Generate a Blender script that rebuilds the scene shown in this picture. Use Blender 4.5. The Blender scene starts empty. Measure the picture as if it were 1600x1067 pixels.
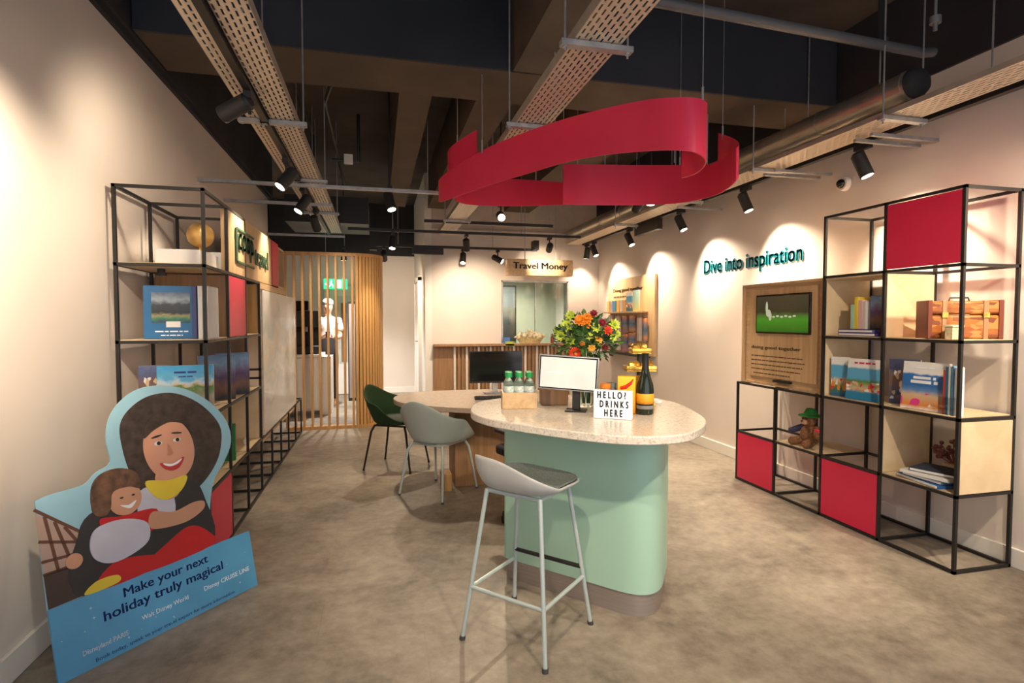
import bpy, bmesh, math, random
from mathutils import Vector, Matrix, noise
random.seed(7)
PI = math.pi
S = bpy.context.scene
COL = S.collection
# ------------------------------------------------------------------ camera, world, exposure
cd = bpy.data.cameras.new('camera'); cam = bpy.data.objects.new('camera', cd); COL.objects.link(cam)
cam.location = (0, 0, 1.4)
cam.rotation_euler = (PI/2 - math.atan(33.5/860), 0, -math.atan(210/860))
cd.sensor_width = 36; cd.lens = 860/1600*36; cd.clip_start = 0.05
S.camera = cam
S.view_settings.view_transform = 'Standard'; S.view_settings.look = 'None'
S.view_settings.gamma = 1; S.view_settings.use_curve_mapping = False
S.view_settings.exposure = 0.6
w = bpy.data.worlds.new('world'); S.world = w; w.use_nodes = True
w.node_tree.nodes['Background'].inputs[0].default_value = (0.75, 0.85, 1, 1)
w.node_tree.nodes['Background'].inputs[1].default_value = 0.7
WARM = (1.0, 0.80, 0.57); NEUT = (1.0, 0.93, 0.85)

def aim(o, target):
    o.rotation_euler = (Vector(target) - o.location).to_track_quat('-Z', 'Y').to_euler()
def area(name, loc, target, sx, sy, power, col):
    l = bpy.data.lights.new(name, 'AREA'); l.shape = 'RECTANGLE'; l.size = sx; l.size_y = sy
    l.energy = power; l.color = col
    o = bpy.data.objects.new(name, l); COL.objects.link(o); o.location = loc; aim(o, target); return o
def spot(name, loc, target, power, col=WARM, ang=70, blend=0.8, r=0.03, parent=None):
    l = bpy.data.lights.new(name, 'SPOT'); l.energy = power; l.color = col
    l.spot_size = math.radians(ang); l.spot_blend = blend; l.shadow_soft_size = r
    o = bpy.data.objects.new(name, l); COL.objects.link(o); o.location = loc; aim(o, target)
    return o
# daylight through the shop window behind the camera
area('daylight_from_shopfront', (1.1, -1.5, 1.6), (1.3, 4, 1.2), 4.4, 2.4, 30, (1.0, 0.95, 0.90))

# ------------------------------------------------------------------ materials
def new_mat(name):
    m = bpy.data.materials.new(name); m.use_nodes = True
    nt = m.node_tree; return m, nt, nt.nodes, nt.links, nt.nodes['Principled BSDF']
def mat(name, col, rough=0.5, metal=0.0, var=0.06, scale=8, bump=0.0, emit=0, spec=0.5, trans=0, stretch=None, coat=0, ior=None):
    m, nt, N, L, P = new_mat(name)
    tc = N.new('ShaderNodeTexCoord'); mp = N.new('ShaderNodeMapping')
    if stretch: mp.inputs['Scale'].default_value = stretch
    L.new(tc.outputs['Object'], mp.inputs[0])
    nz = N.new('ShaderNodeTexNoise'); nz.inputs['Scale'].default_value = scale; nz.inputs['Detail'].default_value = 4
    L.new(mp.outputs[0], nz.inputs['Vector'])
    r = N.new('ShaderNodeValToRGB')
    r.color_ramp.elements[0].position = 0.3; r.color_ramp.elements[1].position = 0.7
    r.color_ramp.elements[0].color = (*[max(0, c*(1-var)) for c in col], 1)
    r.color_ramp.elements[1].color = (*[min(1, c*(1+var)) for c in col], 1)
    L.new(nz.outputs['Fac'], r.inputs[0]); L.new(r.outputs[0], P.inputs['Base Color'])
    P.inputs['Roughness'].default_value = rough; P.inputs['Metallic'].default_value = metal
    P.inputs['Specular IOR Level'].default_value = spec
    if coat: P.inputs['Coat Weight'].default_value = coat; P.inputs['Coat Roughness'].default_value = 0.15
    if trans: P.inputs['Transmission Weight'].default_value = trans
    if ior: P.inputs['IOR'].default_value = ior
    if emit:
        L.new(r.outputs[0], P.inputs['Emission Color']); P.inputs['Emission Strength'].default_value = emit
    if bump:
        b = N.new('ShaderNodeBump'); b.inputs['Strength'].default_value = bump; b.inputs['Distance'].default_value = 0.01
        L.new(nz.outputs['Fac'], b.inputs['Height']); L.new(b.outputs[0], P.inputs['Normal'])
    return m
def wood(name, c0, c1, rough=0.5, stretch=(14, 14, 0.8)):
    m, nt, N, L, P = new_mat(name)
    tc = N.new('ShaderNodeTexCoord'); mp = N.new('ShaderNodeMapping'); mp.inputs['Scale'].default_value = stretch
    L.new(tc.outputs['Object'], mp.inputs[0])
    nz = N.new('ShaderNodeTexNoise'); nz.inputs['Scale'].default_value = 2.2; nz.inputs['Detail'].default_value = 6; nz.inputs['Distortion'].default_value = 0.6
    L.new(mp.outputs[0], nz.inputs['Vector'])
    r = N.new('ShaderNodeValToRGB'); r.color_ramp.elements[0].position = 0.32; r.color_ramp.elements[1].position = 0.68
    r.color_ramp.elements[0].color = (*c0, 1); r.color_ramp.elements[1].color = (*c1, 1)
    L.new(nz.outputs['Fac'], r.inputs[0]); L.new(r.outputs[0], P.inputs['Base Color'])
    P.inputs['Roughness'].default_value = rough
    return m
def glass(name, col=(0.9, 1, 0.97), rough=0.0):
    m, nt, N, L, P = new_mat(name)
    P.inputs['Base Color'].default_value = (*col, 1); P.inputs['Transmission Weight'].default_value = 1
    P.inputs['Roughness'].default_value = rough; P.inputs['IOR'].default_value = 1.45
    return m
def pane_mat(name, tint, fac=0.12):
    m, nt, N, L, P = new_mat(name)
    t = N.new('ShaderNodeBsdfTransparent'); t.inputs[0].default_value = (*tint, 1)
    g = N.new('ShaderNodeBsdfGlossy'); g.inputs['Roughness'].default_value = 0.03
    mx = N.new('ShaderNodeMixShader'); mx.inputs[0].default_value = fac
    L.new(t.outputs[0], mx.inputs[1]); L.new(g.outputs[0], mx.inputs[2])
    L.new(mx.outputs[0], N['Material Output'].inputs['Surface'])
    return m
def perforated(name, col, scale=(1, 1, 1), rough=0.4, axis='xy'):
    """sheet metal with real see-through slots in rows"""
    m, nt, N, L, P = new_mat(name)
    tc = N.new('ShaderNodeTexCoord'); mp = N.new('ShaderNodeMapping')
    if axis == 'xy': mp.inputs['Rotation'].default_value = (0, 0, PI/2)
    else: mp.inputs['Rotation'].default_value = (PI/2, 0, PI/2)
    L.new(tc.outputs['Object'], mp.inputs[0])
    br = N.new('ShaderNodeTexBrick'); br.inputs['Scale'].default_value = 1
    br.inputs['Brick Width'].default_value = 0.06; br.inputs['Row Height'].default_value = 0.026
    br.inputs['Mortar Size'].default_value = 0.0085; br.inputs['Mortar Smooth'].default_value = 0
    L.new(mp.outputs[0], br.inputs['Vector'])
    tr = N.new('ShaderNodeBsdfTransparent'); mx = N.new('ShaderNodeMixShader')
    P.inputs['Base Color'].default_value = (*col, 1); P.inputs['Metallic'].default_value = 0.25; P.inputs['Roughness'].default_value = rough
    L.new(br.outputs['Fac'], mx.inputs[0]); L.new(tr.outputs[0], mx.inputs[1]); L.new(P.outputs[0], mx.inputs[2])
    L.new(mx.outputs[0], N['Material Output'].inputs['Surface'])
    return m
def picture(name, stops, nscale=6, amt=0.25, axis='Z', blobs=None, emit=0, rough=0.35, bscale=9, bthr=0.6, band=None):
    """printed picture: colours stacked along an axis of the thing, edges broken up by noise, with blobs of other colours in a band"""
    m, nt, N, L, P = new_mat(name)
    tc = N.new('ShaderNodeTexCoord'); sp = N.new('ShaderNodeSeparateXYZ'); L.new(tc.outputs['Generated'], sp.inputs[0])
    nz = N.new('ShaderNodeTexNoise'); nz.inputs['Scale'].default_value = nscale; nz.inputs['Detail'].default_value = 3
    L.new(tc.outputs['Generated'], nz.inputs['Vector'])
    a = N.new('ShaderNodeMath'); a.operation = 'MULTIPLY_ADD'; L.new(nz.outputs['Fac'], a.inputs[0]); a.inputs[1].default_value = amt
    L.new(sp.outputs[axis], a.inputs[2])
    s = N.new('ShaderNodeMath'); s.operation = 'SUBTRACT'; L.new(a.outputs[0], s.inputs[0]); s.inputs[1].default_value = amt*0.5
    r = N.new('ShaderNodeValToRGB'); r.color_ramp.interpolation = 'LINEAR'
    els = r.color_ramp.elements
    els[0].position = stops[0][0]; els[0].color = (*stops[0][1], 1)
    els[1].position = stops[-1][0]; els[1].color = (*stops[-1][1], 1)
    for p, c in stops[1:-1]:
        e = els.new(p); e.color = (*c, 1)
    L.new(s.outputs[0], r.inputs[0]); out = r.outputs[0]
    if blobs:
        vo = N.new('ShaderNodeTexVoronoi'); vo.inputs['Scale'].default_value = bscale; L.new(tc.outputs['Generated'], vo.inputs['Vector'])
        r2 = N.new('ShaderNodeValToRGB'); r2.color_ramp.interpolation = 'CONSTANT'
        sc = N.new('ShaderNodeSeparateColor'); L.new(vo.outputs['Color'], sc.inputs[0]); L.new(sc.outputs[0], r2.inputs[0])
        e2 = r2.color_ramp.elements; n = len(blobs)
        e2[0].position = 0; e2[0].color = (*blobs[0], 1); e2[1].position = 1/n if n > 1 else 1; e2[1].color = (*blobs[min(1, n-1)], 1)
        for i in range(2, n):
            e = e2.new(i/n); e.color = (*blobs[i], 1)
        g = N.new('ShaderNodeMath'); g.operation = 'GREATER_THAN'; L.new(sc.outputs[1], g.inputs[0]); g.inputs[1].default_value = bthr
        fac = g.outputs[0]
        if band:
            lo = N.new('ShaderNodeMath'); lo.operation = 'GREATER_THAN'; L.new(sp.outputs[axis], lo.inputs[0]); lo.inputs[1].default_value = band[0]
            hi = N.new('ShaderNodeMath'); hi.operation = 'LESS_THAN'; L.new(sp.outputs[axis], hi.inputs[0]); hi.inputs[1].default_value = band[1]
            m1 = N.new('ShaderNodeMath'); m1.operation = 'MULTIPLY'; L.new(lo.outputs[0], m1.inputs[0]); L.new(hi.outputs[0], m1.inputs[1])
            m2 = N.new('ShaderNodeMath'); m2.operation = 'MULTIPLY'; L.new(m1.outputs[0], m2.inputs[0]); L.new(fac, m2.inputs[1]); fac = m2.outputs[0]
        mx = N.new('ShaderNodeMix'); mx.data_type = 'RGBA'
        L.new(fac, mx.inputs[0]); L.new(out, mx.inputs[6]); L.new(r2.outputs[0], mx.inputs[7]); out = mx.outputs[2]
    L.new(out, P.inputs['Base Color']); P.inputs['Roughness'].default_value = rough
    if emit: L.new(out, P.inputs['Emission Color']); P.inputs['Emission Strength'].default_value = emit
    return m
M = {}
M['wall'] = mat('painted_plaster', (0.72, 0.65, 0.60), 0.75, var=0.02, scale=3, bump=0.02)
M['white'] = mat('white_paint', (0.80, 0.77, 0.72), 0.5, var=0.02)
M['void'] = mat('dark_painted_soffit', (0.022, 0.022, 0.026), 0.85, var=0.35, scale=2, bump=0.3)
M['beamside'] = mat('dark_blue_grey_beam_face', (0.022, 0.026, 0.038), 0.85, var=0.25, scale=1.5)
M['beam'] = mat('bare_concrete_soffit', (0.085, 0.060, 0.043), 0.85, var=0.22, scale=2.5, bump=0.3)
M['black'] = mat('black_powder_coat', (0.012, 0.011, 0.011), 0.45, var=0.1)
M['blackmatt'] = mat('black_matt_plastic', (0.015, 0.015, 0.016), 0.6, var=0.1)
M['galv'] = mat('galvanised_steel', (0.40, 0.40, 0.41), 0.45, 0.6, var=0.15, scale=20)
M['steel'] = mat('brushed_stainless_steel', (0.40, 0.35, 0.33), 0.38, 0.6, var=0.08, scale=4, stretch=(1, 1, 30))
M['tray'] = perforated('perforated_tray_base', (0.62, 0.52, 0.42))
M['trayside'] = mat('tray_side_steel', (0.50, 0.44, 0.37), 0.45, 0.4, var=0.12, scale=10)
M['duct'] = mat('spiral_duct_steel', (0.42, 0.40, 0.34), 0.3, 0.75, var=0.12, scale=6)
M['red'] = mat('crimson_panel', (0.64, 0.016, 0.07), 0.45, var=0.04, scale=3)
M['ribbon'] = mat('red_ribbon_acoustic_sheet', (0.72, 0.028, 0.085), 0.5, var=0.04, scale=3)
M['oak'] = wood('pale_oak', (0.50, 0.32, 0.16), (0.66, 0.45, 0.25))
M['oakh'] = wood('pale_oak_lying', (0.50, 0.33, 0.17), (0.66, 0.46, 0.26), stretch=(14, 0.9, 14))
M['ply'] = wood('birch_ply', (0.66, 0.50, 0.31), (0.76, 0.60, 0.39), stretch=(3, 10, 3))
M['slat'] = wood('honey_oak_slat', (0.50, 0.27, 0.09), (0.66, 0.38, 0.14))
M['dark_oak'] = wood('tan_oak', (0.26, 0.14, 0.06), (0.38, 0.21, 0.10))
M['mint'] = mat('mint_laminate', (0.38, 0.60, 0.48), 0.42, var=0.02, scale=2)
M['stoolgrey'] = mat('grey_green_shell', (0.36, 0.42, 0.41), 0.45, var=0.03)
M['stoolframe'] = mat('pale_blue_grey_metal', (0.46, 0.54, 0.54), 0.35, 0.2, var=0.03)
M['pad'] = mat('grey_felt_pad', (0.12, 0.145, 0.14), 0.9, var=0.25, scale=120, bump=0.2)
M['green'] = mat('dark_green_fabric', (0.012, 0.045, 0.012), 0.9, var=0.3, scale=90, bump=0.15)
M['rubber'] = mat('dark_rubber', (0.05, 0.05, 0.05), 0.7)
M['teal'] = mat('teal_lettering', (0.0, 0.19, 0.24), 0.5, var=0.02)
M['dgreen'] = mat('dark_green_lettering', (0.04, 0.10, 0.055), 0.5)
M['brownink'] = mat('brown_print', (0.14, 0.07, 0.03), 0.6)
M['ink'] = mat('black_ink', (0.02, 0.02, 0.02), 0.5)
M['navy'] = mat('navy_print', (0.01, 0.035, 0.20), 0.5)
M['whiteink'] = mat('white_print', (0.85, 0.88, 0.92), 0.5)
M['paper'] = mat('white_paper', (0.80, 0.79, 0.77), 0.6, var=0.02)
M['cream'] = mat('cream_paper', (0.72, 0.62, 0.42), 0.6, var=0.15, scale=25)
M['glass'] = glass('clear_glass')
M['pane'] = pane_mat('counter_glass_pane', (0.86, 0.92, 0.86), 0.04)
M['acrylic'] = pane_mat('clear_acrylic', (0.93, 0.94, 0.95), 0.12)
M['gold'] = mat('gold_foil', (0.75, 0.47, 0.09), 0.28, 0.85, var=0.25, scale=30, bump=0.3)
M['brass'] = mat('globe_gold', (0.66, 0.40, 0.13), 0.35, 0.5, var=0.3, scale=9)
M['lens'] = mat('lamp_lens', (1.0, 0.86, 0.66), 0.3, emit=9, var=0)
M['lensdim'] = mat('lamp_lens_turned_away', (0.5, 0.45, 0.38), 0.3, emit=0.6, var=0)
M['screen'] = mat('black_screen', (0.008, 0.008, 0.009), 0.12, var=0)
M['skin'] = mat('skin', (0.62, 0.34, 0.24), 0.55, var=0.06)
def flat(name, c, rough=0.5, **k):
    if name not in M: M[name] = mat(name, c, rough, **k)
    return M[name]
# floor: mottled greige concrete-look vinyl
m, nt, N, L, P = new_mat('greige_concrete_look_vinyl')
tc = N.new('ShaderNodeTexCoord')
n1 = N.new('ShaderNodeTexNoise'); n1.inputs['Scale'].default_value = 1.6; n1.inputs['Detail'].default_value = 8; n1.inputs['Roughness'].default_value = 0.65; n1.inputs['Distortion'].default_value = 0.5
n2 = N.new('ShaderNodeTexNoise'); n2.inputs['Scale'].default_value = 14; n2.inputs['Detail'].default_value = 6; n2.inputs['Roughness'].default_value = 0.7
L.new(tc.outputs['Object'], n1.inputs['Vector']); L.new(tc.outputs['Object'], n2.inputs['Vector'])
ad = N.new('ShaderNodeMath'); ad.operation = 'MULTIPLY_ADD'; ad.inputs[1].default_value = 0.5; L.new(n2.outputs['Fac'], ad.inputs[0]); L.new(n1.outputs['Fac'], ad.inputs[2])
r = N.new('ShaderNodeValToRGB'); r.color_ramp.elements[0].position = 0.54; r.color_ramp.elements[1].position = 0.96
r.color_ramp.elements[0].color = (0.122, 0.102, 0.080, 1); r.color_ramp.elements[1].color = (0.38, 0.33, 0.27, 1)
L.new(ad.outputs[0], r.inputs[0])
bk = N.new('ShaderNodeTexBrick'); bk.inputs['Scale'].default_value = 1; bk.inputs['Brick Width'].default_value = 0.92; bk.inputs['Row Height'].default_value = 0.46
bk.inputs['Mortar Size'].default_value = 0.0015; bk.inputs['Color1'].default_value = (1, 1, 1, 1); bk.inputs['Color2'].default_value = (0.96, 0.96, 0.96, 1); bk.inputs['Mortar'].default_value = (0.85, 0.85, 0.85, 1)
L.new(tc.outputs['Object'], bk.inputs['Vector'])
mx = N.new('ShaderNodeMix'); mx.data_type = 'RGBA'; mx.blend_type = 'MULTIPLY'; mx.inputs[0].default_value = 1
L.new(r.outputs[0], mx.inputs[6]); L.new(bk.outputs['Color'], mx.inputs[7]); L.new(mx.outputs[2], P.inputs['Base Color'])
P.inputs['Roughness'].default_value = 0.48
M['floor'] = m
# terrazzo-like quartz
m, nt, N, L, P = new_mat('speckled_quartz')
tc = N.new('ShaderNodeTexCoord'); vo = N.new('ShaderNodeTexVoronoi'); vo.inputs['Scale'].default_value = 130
L.new(tc.outputs['Object'], vo.inputs['Vector'])
sc_ = N.new('ShaderNodeSeparateColor'); L.new(vo.outputs['Color'], sc_.inputs[0])
r = N.new('ShaderNodeValToRGB'); e = r.color_ramp.elements; r.color_ramp.interpolation = 'CONSTANT'
e[0].position = 0; e[0].color = (0.54, 0.45, 0.36, 1); e[1].position = 0.07; e[1].color = (0.64, 0.58, 0.50, 1)
x = e.new(0.4); x.color = (0.70, 0.645, 0.565, 1); x = e.new(0.9); x.color = (0.76, 0.71, 0.64, 1)
L.new(sc_.outputs[0], r.inputs[0]); L.new(r.outputs[0], P.inputs['Base Color']); P.inputs['Roughness'].default_value = 0.22
M['quartz'] = m

# ------------------------------------------------------------------ object helpers
ORG = {}
def tag(o, label=None, cat=None, group=None, kind=None):
    if label: o['label'] = label
    if cat: o['category'] = cat
    if group: o['group'] = group
    if kind: o['kind'] = kind
    return o
def thing(name, label, cat, loc=(0, 0, 0), group=None):
    o = bpy.data.objects.new(name, None); COL.objects.link(o); o.location = loc; o.empty_display_size = 0.1
    ORG[o.name] = Vector(loc); tag(o, label, cat, group); return o
class MB:
    def __init__(s): s.v = []; s.f = []; s.m = []
    def add(s, vs, fs, mi=0):
        b = len(s.v); s.v += [Vector(q) for q in vs]; s.f += [tuple(b+i for i in f) for f in fs]; s.m += [mi]*len(fs); return s
    def box(s, x0, x1, y0, y1, z0, z1, mi=0, mx=None):
        vs = [Vector((x, y, z)) for x in (x0, x1) for y in (y0, y1) for z in (z0, z1)]
        if mx: vs = [mx @ q for q in vs]
        return s.add(vs, [(0, 1, 3, 2), (4, 6, 7, 5), (0, 4, 5, 1), (2, 3, 7, 6), (0, 2, 6, 4), (1, 5, 7, 3)], mi)
    def ob(s, c, size, rz=0, mi=0):
        mx = Matrix.Translation(c) @ Matrix.Rotation(rz, 4, 'Z'); a, b, d = [q/2 for q in size]
        return s.box(-a, a, -b, b, -d, d, mi, mx)
    def cyl(s, p, q, r0, r1=None, n=12, mi=0, cap=True):
        p = Vector(p); q = Vector(q); r1 = r0 if r1 is None else r1
        d = (q-p).normalized(); a = d.orthogonal().normalized(); b = d.cross(a)
        vs = [c + (a*math.cos(2*PI*i/n) + b*math.sin(2*PI*i/n))*rr for c, rr in ((p, r0), (q, r1)) for i in range(n)]
        fs = [(i, (i+1) % n, n+(i+1) % n, n+i) for i in range(n)]
        if cap: fs += [tuple(range(n))[::-1], tuple(range(n, 2*n))]
        return s.add(vs, fs, mi)
    def tube(s, pts, r, n=8, mi=0):
        pts = [Vector(p) for p in pts]; vs = []; fs = []; a = None
        for i, p in enumerate(pts):
            d = (pts[min(i+1, len(pts)-1)] - pts[max(i-1, 0)]).normalized()
            if a is None: a = d.orthogonal().normalized()
            else: a = (a - d*a.dot(d)).normalized()
            b = d.cross(a); rr = r[i] if isinstance(r, (list, tuple)) else r
            vs += [p + (a*math.cos(2*PI*k/n) + b*math.sin(2*PI*k/n))*rr for k in range(n)]
        for i in range(len(pts)-1):
            fs += [(i*n+k, i*n+(k+1) % n, (i+1)*n+(k+1) % n, (i+1)*n+k) for k in range(n)]
        fs += [tuple(range(n))[::-1], tuple(range((len(pts)-1)*n, len(pts)*n))]
        return s.add(vs, fs, mi)
    def lathe(s, prof, c=(0, 0, 0), n=24, mi=0, mx=None):
        c = Vector(c); vs = []; k = len(prof)
        for i in range(n):
            a = 2*PI*i/n
            vs += [Vector((r*math.cos(a), r*math.sin(a), z)) for r, z in prof]
        vs = [(mx @ q if mx else q) + c for q in vs]
        fs = [(i*k+j, ((i+1) % n)*k+j, ((i+1) % n)*k+j+1, i*k+j+1) for i in range(n) for j in range(k-1)]
        if prof[0][0] > 1e-6: fs.append(tuple(i*k for i in range(n))[::-1])
        if prof[-1][0] > 1e-6: fs.append(tuple(i*k+k-1 for i in range(n)))
        return s.add(vs, fs, mi)
    def prism(s, poly, z0, z1, mi=0, mx=None):
        n = len(poly)
        vs = [Vector((x, y, z0)) for x, y in poly] + [Vector((x, y, z1)) for x, y in poly]
        if mx: vs = [mx @ q for q in vs]
        return s.add(vs, [tuple(range(n))[::-1], tuple(range(n, 2*n))] + [(i, (i+1) % n, n+(i+1) % n, n+i) for i in range(n)], mi)
    def ball(s, c, r, n=12, mi=0, sc=(1, 1, 1), jit=0):
        c = Vector(c); k = n//2; vs = [c + Vector((0, 0, -r*sc[2]))]; fs = []
        for j in range(1, k):
            t = -PI/2 + PI*j/k
            for i in range(n):
                q = 1 + jit*(random.random()-.5)
                vs.append(c + Vector((r*sc[0]*math.cos(t)*math.cos(2*PI*i/n)*q, r*sc[1]*math.cos(t)*math.sin(2*PI*i/n)*q, r*sc[2]*math.sin(t)*q)))
        vs.append(c + Vector((0, 0, r*sc[2])))
        for i in range(n): fs.append((0, 1+(i+1) % n, 1+i))
        for j in range(k-2):
            for i in range(n): fs.append((1+j*n+i, 1+j*n+(i+1) % n, 1+(j+1)*n+(i+1) % n, 1+(j+1)*n+i))
        e = len(vs)-1
        for i in range(n): fs.append((e, 1+(k-2)*n+i, 1+(k-2)*n+(i+1) % n))
        return s.add(vs, fs, mi)
    def build(s, name, mats, parent=None, bevel=0, smooth=35, solid=0, subd=0):
        if not isinstance(mats, (list, tuple)): mats = [mats]
        if parent is not None: off = ORG.get(parent.name, Vector((0, 0, 0)))
        else:
            xs = [q.x for q in s.v]; ys = [q.y for q in s.v]; zs = [q.z for q in s.v]
            off = Vector(((min(xs)+max(xs))/2, (min(ys)+max(ys))/2, min(zs)))
        me = bpy.data.meshes.new(name); me.from_pydata([q-off for q in s.v], [], s.f)
        for q in mats: me.materials.append(q)
        me.polygons.foreach_set('material_index', s.m)
        if smooth:
            me.polygons.foreach_set('use_smooth', [True]*len(me.polygons))
            me.set_sharp_from_angle(angle=math.radians(smooth))
        me.update()
        o = bpy.data.objects.new(name, me); COL.objects.link(o)
        ORG[o.name] = off
        if parent is not None: o.parent = parent
        else: o.location = off
        if solid:
            md = o.modifiers.new('s', 'SOLIDIFY'); md.thickness = solid; md.offset = 0
        if subd:
            md = o.modifiers.new('d', 'SUBSURF'); md.levels = subd; md.render_levels = subd
        if bevel:
            md = o.modifiers.new('b', 'BEVEL'); md.width = bevel; md.segments = 2; md.limit_method = 'ANGLE'
        return o
def box(name, b, m, parent=None, bevel=0, **k): return MB().box(*b).build(name, m, parent, bevel, **k)
def struct(name, b, m): return tag(box(name, b, m), kind='structure')
def kids(o): return [c for c in bpy.data.objects if c.parent == o]
def copy_tree(o, parent=None):
    c = o.copy(); COL.objects.link(c); ORG[c.name] = ORG.get(o.name, Vector((0, 0, 0)))
    c.parent = parent
    for ch in kids(o): copy_tree(ch, c)
    return c
def catmull(pts, per=6):
    out = []; n = len(pts)
    for i in range(n-1):
        p0, p1, p2, p3 = pts[max(i-1, 0)], pts[i], pts[i+1], pts[min(i+2, n-1)]
        for k in range(per):
            t = k/per
            out.append(tuple(0.5*((2*b)+(-a+c)*t+(2*a-5*b+4*c-d)*t*t+(-a+3*b-3*c+d)*t*t*t) for a, b, c, d in zip(p0, p1, p2, p3)))
    out.append(tuple(pts[-1])); return out
def closed_cat(pts, per=5):
    n = len(pts); out = []
    for i in range(n):
        p0, p1, p2, p3 = pts[i-1], pts[i], pts[(i+1) % n], pts[(i+2) % n]
        for k in range(per):
            t = k/per
            out.append(tuple(0.5*((2*b)+(-a+c)*t+(2*a-5*b+4*c-d)*t*t+(-a+3*b-3*c+d)*t*t*t) for a, b, c, d in zip(p0, p1, p2, p3)))
    return out
def text(name, body, org, ex, ey, width, height, m, parent=None, depth=0.004, bold=0.0, outline=False, space=1.0, words=False):
    """flat lettering: lower-left corner at org, reading along ex, up along ey; fitted to width x height"""
    cu = bpy.data.curves.new(name, 'FONT'); cu.body = body; cu.align_x = 'CENTER' if '\n' in body else 'LEFT'
    cu.space_character = space; cu.resolution_u = 3; cu.extrude = 0.02
    if outline: cu.fill_mode = 'NONE'; cu.bevel_depth = 0.02; cu.extrude = 0
    o = bpy.data.objects.new(name, cu); COL.objects.link(o)
    dg = bpy.context.evaluated_depsgraph_get(); me = bpy.data.meshes.new_from_object(o.evaluated_get(dg))
    bpy.data.objects.remove(o); bpy.data.curves.remove(cu)
    xs = [v.co.x for v in me.vertices]; ys = [v.co.y for v in me.vertices]; zs = [v.co.z for v in me.vertices]
    sx = width/(max(xs)-min(xs)); sy = height/(max(ys)-min(ys)) if height else sx
    ex = Vector(ex).normalized(); ey = Vector(ey).normalized(); ez = ex.cross(ey); org = Vector(org)
    x0, y0, z0, zr = min(xs), min(ys), min(zs), max(zs)-min(zs)
    polys = [(min(me.vertices[i].co.x for i in p.vertices), max(me.vertices[i].co.x for i in p.vertices), tuple(p.vertices)) for p in me.polygons]
    groups = [[]]; hi = None
    for lo_, hi_, pv in sorted(polys):
        if words and hi is not None and lo_ - hi > 0.17: groups.append([])
        groups[-1].append(pv); hi = hi_ if hi is None else max(hi, hi_)
    co = [v.co.copy() for v in me.vertices]; bpy.data.meshes.remove(me); last = None
    sh = ((-.5, 0), (.5, 0), (0, .35), (0, -.35)) if bold else ((0, 0),)
    for gp in groups:
        use = sorted({i for f in gp for i in f}); re_ = {i: k for k, i in enumerate(use)}; b = MB()
        for kx, ky in sh:
            b.add([org + ex*((co[i].x-x0+kx*bold*2.5)*sx) + ey*((co[i].y-y0+ky*bold*2)*sy) + ez*((co[i].z-z0)/zr*depth) for i in use], [tuple(re_[i] for i in f) for f in gp])
        last = b.build(name, m, parent, smooth=0)
    return last

def small_print(name, org, ex, ey, width, height, m, parent, depth=0.0008):
    """one line of print too small to read: word-long dashes"""
    ex = Vector(ex).normalized(); ey = Vector(ey).normalized(); ez = ex.cross(ey); org = Vector(org); b = MB(); x = 0
    mx = Matrix(((ex.x, ey.x, ez.x, org.x), (ex.y, ey.y, ez.y, org.y), (ex.z, ey.z, ez.z, org.z), (0, 0, 0, 1)))
    while x < width:
        w_ = min(width-x, height*random.uniform(1.2, 4)); b.box(x, x+w_, 0, height*.6, 0, depth, mx=mx); x += w_ + height*.5
    return b.build(name, m, parent, smooth=0)

# ------------------------------------------------------------------ the room
XL, XR, YB, YC, ZC = -1.40, 3.50, 8.40, 10.8, 3.60
struct('floor', (XL-0.9, XR+0.1, -1.7, 11.2, -0.08, 0), M['floor'])
struct('ceiling', (XL-1.1, XR+0.2, -1.7, 11.2, ZC, ZC+0.1), mat('dark_slab', (0.055, 0.045, 0.038), 0.9, var=0.3, scale=2))
struct('wall_left', (XL-0.12, XL, -1.7, 8.0, 0, 3.05), M['wall'])
struct('wall_corridor_left', (XL-1.0, XL-0.9, 8.0, 11.2, 0, 3.6), M['wall'])
struct('wall_corridor_end_left', (XL-1.0, XL, 7.9, 8.0, 0, 3.05), M['wall'])
struct('wall_right', (XR, XR+0.12, -1.7, YB+2.6, 0, 2.98), M['wall'])
tag(MB().box(XL-0.14, XL+0.05, -1.7, 8.0, 3.05, 3.60).box(XL-0.0, XL+0.03, -1.7, 8.0, 3.01, 3.05).build('trim_1', M['void']), kind='structure')
tag(MB().box(XR-0.02, XR+0.14, -1.7, YB+2.6, 2.98, 3.60).build('trim_2', M['void']), kind='structure')
# back wall with the money counter opening X 1.88..2.98, Z 1.03..2.02
b = MB()
b.box(0.80, 1.88, YB, YB+0.14, 1.03, 2.78).box(2.98, XR, YB, YB+0.14, 0, 2.78).box(1.88, 2.98, YB, YB+0.14, 2.02, 2.78)
b.box(0.80, 2.98, YB, YB+0.14, 0, 1.03)
tag(b.build('wall_back', M['wall'], smooth=0), kind='structure')
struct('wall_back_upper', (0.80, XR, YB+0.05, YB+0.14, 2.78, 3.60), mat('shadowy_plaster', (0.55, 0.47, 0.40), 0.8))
struct('wall_corridor_right', (0.70, 0.80, YB-0.01, YC, 0, 3.6), M['white'])
struct('wall_corridor_back', (XL-1.0, 0.80, YC, YC+0.12, 0, 2.62), M['wall'])
struct('wall_corridor_back_upper', (XL-1.0, 0.80, YC, YC+0.12, 2.62, 3.6), M['void'])
# room behind the money counter
struct('wall_office_back', (0.8, XR, 10.6, 10.7, 0, 3.0), mat('grey_green_paint', (0.40, 0.41, 0.33), 0.7, var=0.03))
struct('ceiling_office', (0.8, XR, YB+0.14, 10.7, 2.5, 2.55), M['white'])
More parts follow.
